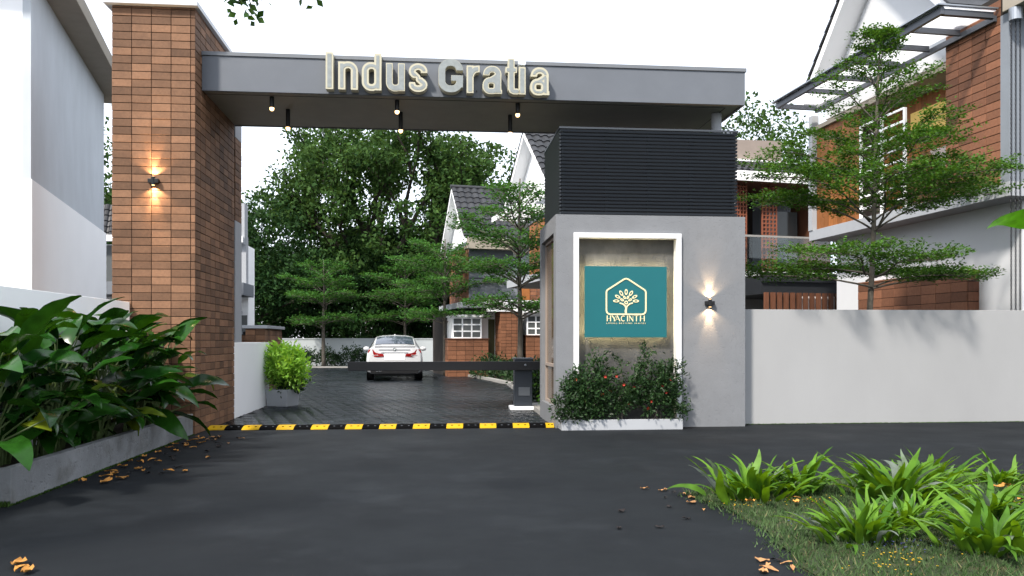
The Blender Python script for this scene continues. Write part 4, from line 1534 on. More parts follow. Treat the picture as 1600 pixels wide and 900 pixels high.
# ------------------------------------------------------------------ roof tiles as one folded sheet per slope
def tiled_slope(mb, p0, ue, ve, nu, nv, rise=.05, step=.035):
    """p0 = lower left corner; ue = vector along the eave, ve = vector up the slope; barrel tiles in courses"""
    p0, ue, ve = Vector(p0), Vector(ue), Vector(ve)
    nrm = ue.cross(ve).normalized()
    prof = [(0, 0), (.18, .75), (.38, 1), (.6, .75), (.78, 0)]
    for j in range(nv):
        for i in range(nu):
            V = []
            for e, lift in ((0, step), (1.06, 0)):
                for f, h in prof + [(1.0, 0)]:
                    p = p0 + ue * ((i + f) / nu) + ve * (min((j + e), nv) / nv) + nrm * (h * rise + lift)
                    V.append(p)
            n = len(prof) + 1
            F = [(k, k + 1, n + k + 1, n + k) for k in range(n - 1)]
            # the butt end of each tile
            b = [p0 + ue * ((i + f) / nu) + ve * (j / nv) for f, _ in prof + [(1.0, 0)]]
            V += b
            F += [(2 * n + k, 2 * n + k + 1, k + 1, k) for k in range(n - 1)]
            mb.add(V, F)

def frame_xf(x, y, deg):
    return (x, y, 0), deg

# ------------------------------------------------------------------ white house at the far left (rotated 11.9 degrees)
def left_house():
    t = thing('white_house', 'plain white and grey rendered house with thick flat roof at the far left', 'house', (-6.51, 14.17, 0), 11.9, local=True)
    B(-9, -.12, 0, 6.9, 0, 7.35).build('white_wall', MAT['white'], t)
    B(-.1198, 0, .0, 6.9, 4.03, 7.35).build('grey_wall', MAT['plaster'], t)
    B(-.1198, .014, -.002, 7.15, 0, 4.0298).build('lower_wall', MAT['white'], t)
    m = MB()
    m.hexa([(-9, -.4, 7.352), (.50, -.4, 7.352), (.50, 7.7, 7.352), (-9, 7.7, 7.352), (-9, -.4, 7.60), (.52, -.4, 7.60), (.52, 7.72, 7.60), (-9, 7.72, 7.60)])
    m.build('roof_slab', MAT['beige'], t, bevel=.01)
left_house()

# ------------------------------------------------------------------ big house at the right (rotated 4.24 degrees)
def right_house():
    t = thing('modern_house', 'modern two storey house with brick tile facade and glass canopy behind the white wall', 'house', (10.64, 14.515, -.11), 4.24, local=True)
    t.scale = (1.08, 1.08, 1.08)
    # lower storey
    B(.55, 7, .35, 6.3, 0, 3.90).build('lower_wall', MAT['palewhite'], t)
    B(0, 7, 0, 6.64, 3.901, 4.15).build('floor_slab', MAT['slab'], t, bevel=.005)
    # upper storey: corner pier, brick wall, balcony recess
    B(0, 7, 0, .21, 4.1505, 7.06).build('front_wall', MAT['bluegrey'], t)
    B(.014, .30, .2105, 1.62, 4.1505, 7.45).build('mortar_core', MAT['mortar'], t)
    tw, th = 1.41 / 4, .146
    nr = int((7.45 - 4.15) / th)
    for r in range(nr):
        for c in range(4):
            place_brick(t, '-x', .014, 1.62 - c * tw - .006, 4.1505 + r * th + .005, tw - .012, th - .011, .014, MAT['redtile'], 'wall_tile')
        add = None
    mb = MB()
    brick_face(t, '+y', .30, 1.6205 - .014, 4.1505, .29, 3.3, .29, th, .008, .014, None, False, mb=mb)
    mb.build('side_tiles', MAT['redtiles'], t, kind='stuff')
    # lower brick tile wing
    B(.314, .5495, 1.414, 5.0, .2, 2.72).build('wing_core', MAT['mortar'], t)
    for r in range(6):
        for c in range(8):
            place_brick(t, '-x', .314, 5.0 - c * .448 - .004, 2.72 - (r + 1) * .19 + .004, .44, .182, .014, MAT['redtile'], 'wall_tile')
    for r in range(6):
        place_brick(t, '-y', .31, 1.414, 2.72 - (r + 1) * .19 + .006, .235, .178, .016, MAT['brownwood'], 'end_block')
    B(.29, .5495, 1.39, 5.02, 2.7205, 2.75).build('wing_coping', MAT['redtiles'], t)
    # balcony recess
    B(.9, 1.0, 1.63, 6.44, 4.1506, 7.04).build('recess_wall', MAT['taupe'], t)
    B(.02, 1.2, 1.63, 6.64, 6.62, 6.72).build('recess_ceiling', MAT['beige'], t)
    B(-.02, .16, 6.46, 6.64, 4.1506, 7.0).build('end_post', MAT['slab'], t)
    for i in range(10):
        b0 = 4.62 + i * .184
        B(.10, .125, b0, b0 + .174, 4.17, 6.61).build('wood_board', MAT['wood'], t)
    for i in range(16):
        b0 = 1.66 + i * .184
        B(.70, .72, b0, b0 + .176, 4.17, 6.61).build('wood_board', MAT['wood'], t)
    B(.66, .68, 1.75, 3.6, 5.65, 6.30).build('lit_window', MAT['curtain'], t)
    g = MB()
    for b0 in (2.88, 3.66, 4.44):
        g.box(.02, .07, b0, b0 + .06, 4.152, 6.22)
    g.build('grille_post', MAT['white'], t)
    for k in range(8):
        z = 4.34 + k * .265
        B(.03, .06, 2.9405, 3.6595, z, z + .045).build('grille_bar', MAT['white'], t)
        B(.03, .06, 3.7205, 4.4395, z, z + .045).build('grille_bar', MAT['white'], t)
    B(.04, .05, 1.63, 2.86, 4.152, 5.15).build('balcony_pane', MAT['glass'], t)
    # canopy
    c0, c1 = .28, 6.24
    B(-1.10, -1.03, c0, c1, 7.06, 7.185).build('canopy_beam', MAT['steel'], t, bevel=.004)
    B(-.075, -.012, c0 + .0, c1, 7.00, 7.10).build('canopy_beam', MAT['steel'], t)
    ys = [c0, c0 + .84, c0 + 1.7, c0 + 2.62, c0 + 3.62, c0 + 4.6, c1 - .09]
    for i, y in enumerate(ys):
        B(-1.0295, -.0755, y, y + (.09 if i in (0, 6) else .06), 7.055, 7.16).build('canopy_rafter', MAT['steel'], t)
    for a, b in zip(ys[:-1], ys[1:]):
        B(-1.16, -.015, a + .015, b + .005, 7.188, 7.200).build('glass_pane', MAT['roofglass'], t)
    B(-1.19, -1.03, c0 - .05, c1 + .05, 7.2005, 7.225).build('canopy_trim', MAT['galv'], t)
    B(-1.0295, -.02, c0 - .05, c0 + .01, 7.2005, 7.225).build('canopy_trim', MAT['galv'], t)
    # eave box, gable with steep rakes
    B(-.10, 7, -.50, .05, 7.0605, 7.5).build('eave_box', MAT['beige'], t, bevel=.01)
    m = MB().prism([(1.2, 6.9), (6.45, 6.9), (6.25, 7.45), (3.82, 10.0), (1.2, 7.3)], 'x', .32, 7)
    m.build('gable_wall', MAT['palewhite'], t)
    def rake(b0, z0, b1, z1, nm, n):
        th_ = .16
        d = Vector((0, b1 - b0, z1 - z0)).normalized()
        nn = Vector((0, -d.z, d.y))
        if nn.z < 0:
            nn = -nn
        o = nn * th_
        V = [(-.22, b0, z0), (7, b0, z0), (7, b1, z1), (-.22, b1, z1)]
        V2 = [(x, y + o.y, z + o.z) for x, y, z in V]
        MB().hexa(V + V2).build('barge_board', MAT['white'], t)
        mb = MB()
        L_ = Vector((0, b1 - b0, z1 - z0)).length
        for i in range(n):
            s0, s1 = i / n, (i + 1.06) / n
            for lo, hi in ((s0, s1),):
                a_ = Vector((0, b0 + (b1 - b0) * lo, z0 + (z1 - z0) * lo)) + nn * (th_ + .045)
                c_ = Vector((0, b0 + (b1 - b0) * hi, z0 + (z1 - z0) * hi)) + nn * (th_ + .012)
                q = [(-.27, a_.y, a_.z), (7, a_.y, a_.z), (7, c_.y, c_.z), (-.27, c_.y, c_.z)]
                w_ = nn * .035
                mb.hexa(q + [(x, y + w_.y, z + w_.z) for x, y, z in q])
        mb.build('roof_tiles', MAT['tile'], t, kind='stuff')
    rake(6.55, 7.22, 3.82, 10.1, 'far', 11)
    rake(1.05, 7.22, 3.815, 10.1, 'near', 11)
right_house()

def rain_chain():
    t = thing('rain_chain', 'three black rain chains hanging from a metal cup at the corner of the right house', 'chain', (10.8, 14.3, 7.5))
    ang = R(4.24)
    def W(a, b): return (10.64 + 1.08 * (a * math.cos(ang) - b * math.sin(ang)), 14.515 + 1.08 * (a * math.sin(ang) + b * math.cos(ang)))
    cx, cy = W(-.02, -.16)
    MB().lathe([(.11, 7.29), (.115, 7.51)], (cx, cy, 0), 18).build('cup', MAT['galv'], t)
    for k in range(3):
        x, y = W(-.105 + k * .085, -.16)
        mb = MB()
        z = 7.29
        i = 0
        while z > 1.2:
            n, r, q = 7, .024, .0065
            V, F = [], []
            for a in range(n):
                th = 2 * PI * a / n
                u, v = math.cos(th) * r * .62, math.sin(th) * r * 1.25
                for b in range(3):
                    ph = 2 * PI * b / 3
                    du, dv, dw = math.cos(th) * math.cos(ph) * q, math.sin(th) * math.cos(ph) * q, math.sin(ph) * q
                    if i % 2 == 0:
                        V.append((x + u + du, y + dw, z + v + dv))
                    else:
                        V.append((x + dw, y + u + du, z + v + dv))
            for a in range(n):
                for b in range(3):
                    F.append((a * 3 + b, a * 3 + (b + 1) % 3, ((a + 1) % n) * 3 + (b + 1) % 3, ((a + 1) % n) * 3 + b))
            mb.add(V, F)
            z -= .045
            i += 1
        mb.build('chain', MAT['chainm'], t)
rain_chain()

# ------------------------------------------------------------------ second house, behind the gatehouse (rotated 10 degrees)
def gable_house(t, w, half, zr, ze, over, a_end, wall_m='white', ncol=16, nrow=8):
    """gable facing -a, ridge along +a at b=half; near slope towards -b"""
    m = MB().prism([(.25, ze - .3), (2 * half - .25, ze - .3), (2 * half - .25, ze + .05), (half, zr - .22), (.25, ze + .05)], 'x', .12, .3)
    m.build('gable_wall', MAT[wall_m], t)
    for s in (0, 1):
        b0 = -over if s == 0 else 2 * half + over
        z0 = ze - over * (zr - ze) / half
        V = [(-.28, b0, z0), (a_end, b0, z0), (a_end, half, zr), (-.28, half, zr)]
        V2 = [(x, y, z - .16) for x, y, z in V]
        MB().hexa(V2 + V).build('barge_board', MAT['white'], t)
        mb = MB()
        if s == 0:
            tiled_slope(mb, (-.30, b0 - .03, z0 + .012), (a_end + .30, 0, 0), (0, half - b0 + .03, zr - z0 + .02), ncol, nrow)
        else:
            tiled_slope(mb, (a_end, b0 + .03, z0 + .012), (-a_end - .30, 0, 0), (0, half - b0 - .03, zr - z0 + .02), ncol, nrow)
        mb.build('roof_tiles', MAT['tile'], t, kind='stuff')
    m = MB()
    m.tube([(-.32, half, zr + .05), (a_end, half, zr + .05)], .09, 8)
    m.build('ridge_cap', MAT['tile'], t)

def house_two():
    t = thing('gabled_house', 'gabled house with terracotta lattice screens directly behind the gatehouse', 'house', (3.49, 23.78, 0), 10, local=True)
    gable_house(t, 0, 2.36, 8.0, 6.0, .35, 5.6, ncol=22, nrow=10)
    B(2.2, 9.9, .9, 6, 0, 3.45).build('lower_wall', MAT['wallwhite'], t)
    B(0, 5.6, .25, 4.5, 3.4505, 5.7).build('upper_wall', MAT['grey'], t)
    # lane side: wood and brick
    for i in range(14):
        B(-.03, -.002, .3 + i * .16, .3 + i * .16 + .15, 3.46, 5.1).build('wood_board', MAT['wood'], t)
    B(-.05, -.0302, 2.7, 4.4, 4.2, 5.3).build('window_pane', MAT['windowglass'], t)
    B(-.22, 1.5, -.1, 4.6, 3.2, 3.4498).build('floor_slab', MAT['slab'], t)
    for k in range(4):
        B(-.9, -.0025, .5 + k * .9, .62 + k * .9, 5.30, 5.42).build('pergola_bar', MAT['white'], t)
    B(-1.0, -.90, .3, 3.6, 5.28, 5.44).build('pergola_beam', MAT['white'], t)
    # balcony side: facade seen between the gatehouse and the layered tree
    B(5.61, 9.9, .02, .12, 3.2, 3.56).build('balcony_slab_edge', MAT['white'], t)
    B(5.61, 9.9, .1205, 2.4, 3.2, 3.55).build('balcony_slab', MAT['slab'], t)
    B(5.61, 9.9, 2.0, 2.2, 3.5505, 6.3).build('recess_wall', MAT['grey'], t)
    B(6.45, 6.9, 1.5, 1.999, 3.5505, 6.3).build('grey_pier', MAT['grey_panel'], t)
    B(6.90, 7.45, 1.7, 1.75, 3.5505, 6.3).build('lattice_back', MAT['mortar'], t)
    for (xa, xb) in ((5.95, 6.38), (6.95, 7.45)):
        lat = MB()
        nx_ = 4
        for i in range(nx_ + 1):
            x = xa + (xb - xa) * i / nx_
            lat.box(x - .018, x + .018, .30, .36, 3.56, 6.28)
        zz = 3.58
        while zz < 6.28:
            lat.box(xa, xb, .31, .35, zz, zz + .045)
            zz += .125
        lat.build('terracotta_lattice', MAT['terra'], t)
    B(7.5, 8.6, .9, .95, 3.5505, 5.6).build('dark_window', MAT['windowglass'], t)
    B(8.75, 9.3, .1305, 1.5, 3.5505, 6.3).build('brown_pier', MAT['brownwood'], t)
    B(5.61, 9.3, .04, .07, 4.63, 4.69).build('handrail', MAT['kerb'], t)
    B(5.61, 9.3, .05, .06, 3.5605, 4.6295).build('balcony_pane', MAT['glass'], t)
    # white eave, tiles and taupe parapet above the balcony
    B(5.58, 9.9, -.25, -.17, 6.30, 6.60).build('eave_board', MAT['white'], t)
    B(5.58, 9.9, -.1695, 2.2, 6.302, 6.40).build('eave_soffit', MAT['brownwood'], t)
    mb = MB()
    tiled_slope(mb, (5.6, -.22, 6.60), (4.3, 0, 0), (0, 1.5, .62), 20, 5)
    mb.build('roof_tiles', MAT['tile'], t, kind='stuff')
    B(5.6, 8.6, 1.20, 1.3, 7.16, 7.30).build('flashing', MAT['white'], t)
    m = MB().prism([(5.6, 7.3), (8.3, 7.3), (8.3, 8.0), (5.6, 7.92)], 'y', 1.32, 1.6)
    m.build('parapet', MAT['taupe'], t)
    # carport: dark canopy and brown posts
    m = MB()
    m.hexa([(5.7, -1.6, 2.76), (9.55, -1.6, 2.72), (9.55, .88, 2.72), (5.7, .88, 2.76), (5.7, -1.6, 3.30), (9.2, -1.6, 3.40), (9.2, .88, 3.40), (5.7, .88, 3.34)])
    m.build('carport_canopy', MAT['dark'], t)
    B(5.7, 9.3, -1.68, -1.6005, 3.12, 3.38).build('canopy_fascia', MAT['dark'], t)
    for i in range(18):
        x = 5.72 + i * .215
        B(x, x + .115, -1.80, -1.70, .0, 2.80).build('wood_post', MAT['brownwood'], t)
    B(7.0, 9.58, -1.685, -1.681, 0, 2.70).build('bright_gap_panel', MAT['white'], t)  # added white panel standing in for the lit distance between the posts
    B(9.62, 12.6, -.6, .88, 0, 3.5).build('white_wing', MAT['palewhite'], t)
    B(9.7, 12.6, -.62, -.601, 2.38, 2.46).build('grey_strip', MAT['grey'], t)  # plain grey strip laid across the front face of the wing
house_two()

# ------------------------------------------------------------------ third house, at the bend (rotated 10 degrees)
def bay_window(t, a0, a1, b0, b1, z0, z1, nx=3, nz=3):
    """glazed bay projecting towards -b"""
    f = MB()
    w_ = .055
    for i in range(nx + 1):
        x = a0 + (a1 - a0 - w_) * i / nx
        f.box(x, x + w_, b0, b0 + w_, z0, z1)
    for k in range(nz + 1):
        z = z0 + (z1 - z0 - w_) * k / nz
        for i in range(nx):
            xa = a0 + (a1 - a0 - w_) * i / nx + w_ + .0005
            xb = a0 + (a1 - a0 - w_) * (i + 1) / nx - .0005
            f.box(xa, xb, b0 + .002, b0 + w_ - .002, z, z + w_)
    fr = f.build('window_frame', MAT['white'], t)
    B(a0 + .03, a1 - .03, b0 + .025, b0 + .035, z0 + .03, z1 - .03).build('pane', MAT['windowglass'], fr)
    side = MB()
    for x in (a0 + .002, a1 - w_ - .002):
        side.box(x, x + w_, b0 + w_ + .001, b1, z0, z1)
    side.build('window_cheek', MAT['white'], t)
    B(a0 - .05, a1 + .05, b0 - .06, b1, z1 + .001, z1 + .10).build('window_hood', MAT['white'], t)

def house_three():
    t = thing('gabled_house', 'farther gabled house at the bend with white bay windows and brick walls', 'house', (1.39, 33.01, 0), 10, local=True)
    gable_house(t, 0, 2.2, 7.85, 5.75, .25, 4.4, ncol=16, nrow=9)
    B(-.15, 4.4, -.30, -.20, 5.05, 5.48).build('eave_board', MAT['beige'], t)
    B(-.15, 4.4, -.1995, .2, 5.06, 5.12).build('eave_soffit', MAT['beige'], t)
    B(.05, 4.4, .2005, 4.2, 2.95, 5.45).build('upper_wall', MAT['grey'], t)
    B(.02, .05 - .0005, .3, 4.2, 4.2, 4.24).build('groove', MAT['mortar'], t)
    B(.06, 4.4, .196, .2, 3.9, 3.93).build('groove', MAT['mortar'], t)
    mb = MB()
    brick_face(t, '-x', .05, 4.2, 2.96, 3.9, 2.3, .30, .15, .012, .014, None, False, mb=mb)
    mb.build('brick_courses', MAT['redtiles'], t, kind='stuff')
    B(2.2, 2.55, .15, .1995, 2.96, 5.0).build('wood_panel', MAT['wood'], t)
    mb = MB()
    brick_face(t, '-y', 2.56, .2, 2.96, 1.8, 1.9, .30, .15, .012, .014, None, False, mb=mb)
    mb.build('brick_courses', MAT['redtiles'], t, kind='stuff')
    B(-.42, 1.6, -.35, 4.3, 2.72, 2.94).build('floor_slab', MAT['slab'], t)
    B(.62, 4.4, -.60, -.3505, 2.57, 3.02).build('slab_upstand', MAT['white'], t)
    B(.60, 4.4, .35, 4.0, 0, 2.599).build('lower_wall', MAT['white'], t)
    B(-.75, .599, .9, 4.0, 0, 2.598).build('lower_wall', MAT['mortar'], t)
    B(.86, 1.13, .335, .3495, .80, 2.28).build('olive_window', MAT['olive'], t)
    bay_window(t, -.72, .46, -.22, .899, 1.50, 2.34)
    bay_window(t, 2.28, 3.4, -.35, .3495, 1.62, 2.45)
    for (a0, a1, b, z) in ((-.90, .72, -.30, 1.47), (2.24, 3.6, -.45, 1.60), (1.15, 2.03, -.55, 2.56)):
        B(a0 + .01, a1 - .01, b + .014, .345, 0, z).build('mortar_core', MAT['mortar'], t)
        mb = MB()
        brick_face(t, '-y', a0, b + .014, 0, a1 - a0, z, .34 if z < 2 else .22, .17 if z < 2 else .13, .012, .014, None, False, mb=mb)
        brick_face(t, '-x', a0 + .01, .34, 0, .34 - b, z, .34, .17, .012, .014, None, False, mb=mb)
        mb.build('brick_courses', MAT['redtiles'], t, kind='stuff')
        B(a0 - .03, a1 + .03, b - .03, .346, z + .001, z + .04).build('brick_coping', MAT['brownwood'], t)
house_three()

def far_pier():
    t = thing('brick_pier', 'tall narrow brick pier at the left end of the farther gabled house', 'pier', (.2, 37.5, 0))
    B(.05, .42, 37.1, 37.5, 0, 2.3).build('mortar_core', MAT['mortar'], t)
    mb = MB()
    brick_face(t, '-y', .03, 37.1, 0, .40, 2.3, .2, .13, .012, .014, None, False, mb=mb)
    brick_face(t, '-x', .05, 37.5, 0, .40, 2.3, .2, .13, .012, .014, None, False, mb=mb)
    mb.build('brick_courses', MAT['redtiles'], t, kind='stuff')
far_pier()

def left_far_house():
    t = thing('far_house', 'pale house with dark tiled roof edge glimpsed beyond the brick pillar', 'house', (-7, 26, 0))
    B(-12, -5.72, 26.4, 27.3, 0, 4.35).build('wall', MAT['white'], t)
    B(-12, -5.55, 25.0, 26.3995, 2.75, 3.12).build('balcony_slab', MAT['grey'], t, bevel=.01)
    B(-5.95, -5.72, 26.1, 26.3995, 3.1205, 4.6).build('pier', MAT['slab'], t)
    B(-12, -5.95, 26.2, 26.3995, 3.1205, 4.3).build('window_band', MAT['windowglass'], t)
    B(-12, -5.78, 25.9, 26.0995, 4.40, 4.58).build('gutter', MAT['white'], t)
    mb = MB()
    tiled_slope(mb, (-12, 26.0, 4.5), (6.15, 0, 0), (0, .35, 1.05), 30, 6)
    mb.build('roof_tiles', MAT['tile'], t, kind='stuff')
    B(-5.845, -5.74, 25.98, 26.42, 4.3505, 5.6).build('barge_board', MAT['slab'], t)
    B(-6.5, -5.9, 25.9, 26.3995, 2.22, 2.33).build('awning', MAT['slab'], t)
    B(-6.4, -5.75, 26.36, 26.3994, .9, 2.2).build('window', MAT['windowglass'], t)
left_far_house()

# ------------------------------------------------------------------ back wall, kerb, beds
def back_wall():
    t = thing('boundary_wall', 'pale bluish boundary wall closing the far end of the driveway', 'wall', (-5, 48, 0))
    B(-18, 1.6, 48.0, 48.2, 0, 1.5).build('wall_face', MAT['backwall'], t)
    B(-18, 1.6, 47.97, 48.23, 1.5005, 1.56).build('wall_cap', MAT['backwall'], t)
back_wall()

def strip(name, pts, wd, z0, z1, m):
    mb = MB()
    P = [Vector((x, y, 0)) for x, y in pts]
    for i, (a, b) in enumerate(zip(P[:-1], P[1:])):
        d = (b - a).normalized()
        n = Vector((d.y, -d.x, 0)) * wd
        e = d * .002
        mb.hexa([(a.x, a.y, z0), (a.x + n.x, a.y + n.y, z0), (b.x + n.x - e.x, b.y + n.y - e.y, z0), (b.x - e.x, b.y - e.y, z0),
                 (a.x, a.y, z1), (a.x + n.x, a.y + n.y, z1), (b.x + n.x - e.x, b.y + n.y - e.y, z1), (b.x - e.x, b.y - e.y, z1)])
    o = mb.build(name, m)
    tag(o, kind='structure')
strip('kerb', [(1.99, 15.3), (2.0, 17), (2.22, 22), (2.33, 26.7), (1.58, 31.4), (.58, 36.5), (-.62, 41), (-2.2, 43.6)], .22, 0, .09, MAT['kerb'])
strip('kerb', [(-11.5, 45.2), (-2.3, 43.9)][::1], .2, 0, .08, MAT['kerb'])

for i, (x, y, h, rx, lb) in enumerate(((-7.4, 46.4, .95, .9, 'dark hedge shrub at the left end of the far bed before the pale wall'),
                                       (-6.0, 46.2, .95, .9, 'dark hedge shrub under the thin tree before the pale far wall'),
                                       (-4.6, 46.4, 1.05, .9, 'dark hedge shrub in the middle of the far bed before the pale wall'),
                                       (-3.2, 46.4, .9, .9, 'dark hedge shrub hidden partly by the left side of the car'))):
    leafy('hedge_shrub', lb, 'shrub', x, y, 0, [(x, y, h * .5, rx, .6, h * .55)], 1500, .13, MAT['leafshrub'], 50 + i, 'hedge shrubs before the far wall', stems=3)
for i, (x, y, h, rx, lb) in enumerate(((.95, 37.2, .85, .8, 'low green shrub at the far end of the right hand bed'),
                                       (1.55, 34.0, .85, .75, 'low green shrub before the brick base of the left bay window'),
                                       (2.1, 31.0, .8, .75, 'low green shrub in the bed below the narrow olive window'),
                                       (2.75, 27.9, .75, .6, 'low green shrub in the bed before the brick pillar of the farther house'),
                                       (2.75, 25.2, .7, .55, 'low green shrub left of the barrier pedestal'))):
    leafy('bed_shrub', lb, 'shrub', x, y, 0, [(x, y, h * .45, rx, .9, h * .55), (x + .3, y + .6, h * .5, rx * .7, .7, h * .5)], 1500, .12, MAT['leafshrub'], 60 + i, 'low shrubs in the right hand bed', stems=3)
leafy('bed_shrub', 'leafy green shrub close behind the barrier pedestal', 'shrub', 2.35, 18.4, 0, [(2.35, 18.4, .55, .42, .7, .5), (2.25, 17.9, .35, .3, .4, .32)], 1900, .10, MAT['leafshrub'], 71, stems=4)
leafy('bed_shrub', 'bright leafy shrub between the barrier pedestal and the gatehouse', 'shrub', 2.5, 16.5, 0, [(2.42, 16.6, .55, .30, .5, .5)], 1300, .10, MAT['leaflayer'], 72, stems=4)

# ------------------------------------------------------------------ trees
for i, (x, y, h, rx, lb) in enumerate(((-11.0, 50.2, 3.4, 2.6, 'dark bush low behind the left end of the pale far wall'),
                                       (-7.4, 50.6, 3.0, 2.3, 'dark bush behind the far wall between the thin tree and the pot'),
                                       (-4.2, 50.4, 3.2, 2.3, 'dark bush behind the far wall just left of the car'),
                                       (-.9, 51.2, 3.0, 2.3, 'dark bush behind the far wall just right of the car'),
                                       (2.2, 50.6, 3.2, 2.2, 'dark bush behind the far wall beside the brick pier'))):
    leafy('dark_bush', lb, 'bush', x, y, 0, [(x, y, h * .5, rx, 1.1, h * .52)], 2600, .24, MAT['leafdark'], 90 + i, 'dark bushes behind the far wall', stems=4)

def layered_tree(name, label, x, y, h, tiers, seed, leaf, m, group=None, r0=.07, dens=1.0, base=0.0, cat='tree', leanx=0.0, sq=1.0):
    """whorled flat tiers: tiers = (z, radius, branches, rise, droop)"""
    rn = random.Random(seed)
    rg = np.random.default_rng(seed)
    t = thing(name, label, cat, (x, y, base), group=group)
    tr = MB()
    top = Vector((x + leanx, y, base + h))
    pts, rad = [], []
    n = 12
    for i in range(n + 1):
        s = i / n
        pts.append((x + leanx * s + .05 * math.sin(s * 7 + seed) * h * .06, y + .04 * math.sin(s * 5 + 2 * seed) * h * .06, base + h * s))
        rad.append(r0 * (1 - .86 * s) + .006)
    tr.tube(pts, rad, 8)
    C, D, Nn = [], [], []
    def trunk(z):
        s = min(1, max(0, (z - base) / h)) * n
        i = min(n - 1, int(s))
        a, b = Vector(pts[i]), Vector(pts[i + 1])
        return a.lerp(b, s - i)
    def leaves_at(p, d, cnt, spread):
        for _ in range(cnt):
            C.append((p.x + rn.gauss(0, spread), p.y + rn.gauss(0, spread), p.z + rn.gauss(0, spread * .55) + spread * .4))
            a = rn.uniform(0, 2 * PI)
            D.append((d.x * .5 + math.cos(a), d.y * .5 + math.sin(a), rn.uniform(-.1, .75)))
            Nn.append((rn.gauss(0, .5), rn.gauss(0, .5), 1))
    for (tz, tR, nb, rise, droop) in tiers:
        a0 = rn.uniform(0, 6.28)
        for k in range(nb):
            az = a0 + 2 * PI * k / nb + rn.uniform(-.22, .22)
            Rk = tR * rn.uniform(.66, 1.10)
            z0 = base + tz + rn.uniform(-.16, .16) * min(1, tR)
            o = trunk(z0)
            bp = []
            m_ = 9
            for i in range(m_ + 1):
                s = i / m_
                wob = .05 * Rk * math.sin(s * 6 + k * 2.1 + seed)
                bp.append(Vector((o.x + math.cos(az) * Rk * s - math.sin(az) * wob, o.y + sq * (math.sin(az) * Rk * s + math.cos(az) * wob),
                                  o.z + rise * Rk * (1 - (1 - s) ** 2) - droop * Rk * s ** 3)))
            br = r0 * .27 * (.5 + .5 * tR / max(q[1] for q in tiers))
            tr.tube(bp, [br * (1 - .85 * i / m_) + .0035 for i in range(m_ + 1)], 5)
            ntw = max(7, int(Rk * 7.5))
            for j in range(ntw):
                s = .20 + .80 * (j + .5) / ntw
                f = s * m_
                i = min(m_ - 1, int(f))
                p = bp[i].lerp(bp[i + 1], f - i)
                side = 1 if j % 2 else -1
                ta = az + side * rn.uniform(.5, 1.15)
                tl = Rk * (.50 - .30 * s) * rn.uniform(.7, 1.25) + .10
                q = p + Vector((math.cos(ta) * tl, math.sin(ta) * tl, rn.uniform(.0, .20) * tl))
                tr.tube([p, p.lerp(q, .5) + Vector((0, 0, .03 * tl)), q], [br * .28 + .002, br * .2 + .0015, .0015], 3, cap=False)
                nn_ = max(3, int(tl / (leaf * 1.25)))
                d = (q - p).normalized()
                for u in range(nn_):
                    pp = p.lerp(q, (u + .6) / nn_)
                    leaves_at(pp, d, max(1, int(rn.uniform(4, 9) * dens)), leaf * .85)
                    if rn.random() < .55:
                        sa = ta + rn.choice((-1, 1)) * rn.uniform(.6, 1.2)
                        sl_ = tl * .28
                        q2 = pp + Vector((math.cos(sa) * sl_, math.sin(sa) * sl_, sl_ * rn.uniform(0, .4)))
                        leaves_at(pp.lerp(q2, .6), d, max(1, int(4 * dens)), leaf * .7)
                        leaves_at(q2, d, max(1, int(4 * dens)), leaf * .7)
            leaves_at(bp[-1], Vector((math.cos(az), math.sin(az), 0)), 6, leaf)
    tr.build('trunk', MAT['bark'], t, smooth=True)
    C, D, Nn = np.array(C), norm(np.array(D)), norm(np.array(Nn))
    k = len(C)
    L = leaf * (.75 + .5 * rg.random(k))
    leaf_cloud('crown', C, D, Nn, L, L * .5, m, t)
    return t

layered_tree('layered_tree', 'slender tree with flat spreading tiers of small leaves just behind the white wall', 7.85, 14.6, 7.15,
             [(2.5, 2.6, 8, .12, .06), (3.45, 2.45, 8, .36, .06), (4.0, 2.1, 8, .44, .06), (4.7, 1.6, 7, .5, .03), (5.35, 1.1, 6, .6, 0), (5.95, .72, 5, .8, 0), (6.5, .42, 5, 1.0, 0), (6.9, .2, 4, 1.0, 0)],
             5, .066, MAT['leaflayer'], 'trees with flat leaf tiers', .064, 1.3, leanx=.36, sq=.80)
layered_tree('layered_tree', 'flat tiered tree growing beside the barrier pedestal', 2.26, 21.9, 5.7,
             [(2.1, 1.6, 7, .22, .10), (2.9, 1.8, 8, .34, .08), (3.6, 1.65, 8, .46, .05), (4.3, 1.3, 7, .55, 0), (4.9, .85, 6, .7, 0)],
             6, .095, MAT['leaflayer2'], 'trees with flat leaf tiers', .085, 1.0)
layered_tree('layered_tree', 'flat tiered tree in front of the farther gabled house', .44, 33.6, 5.5,
             [(2.2, 2.0, 7, .22, .12), (3.0, 2.2, 8, .34, .10), (3.8, 1.9, 8, .42, .04), (4.5, 1.4, 7, .55, 0)],
             8, .12, MAT['leaflayer2'], 'trees with flat leaf tiers', .085, .8)
layered_tree('layered_tree', 'flat tiered tree with a thin dark trunk left of the car', -5.92, 45.6, 5.8,
             [(2.2, 2.3, 7, .22, .12), (3.2, 2.4, 8, .34, .10), (4.0, 2.0, 8, .42, .04), (4.8, 1.3, 7, .55, 0)],
             9, .15, MAT['leaflayer2'], 'trees with flat leaf tiers', .11, .7)
layered_tree('layered_tree', 'flat tiered tree behind the far wall right of the car', -1.7, 49.6, 6.2,
             [(2.4, 2.5, 7, .22, .12), (3.3, 2.7, 8, .34, .10), (4.2, 2.2, 8, .42, .04), (5.0, 1.4, 7, .55, 0)],
             10, .16, MAT['leaflayer2'], 'trees with flat leaf tiers', .1, .7)

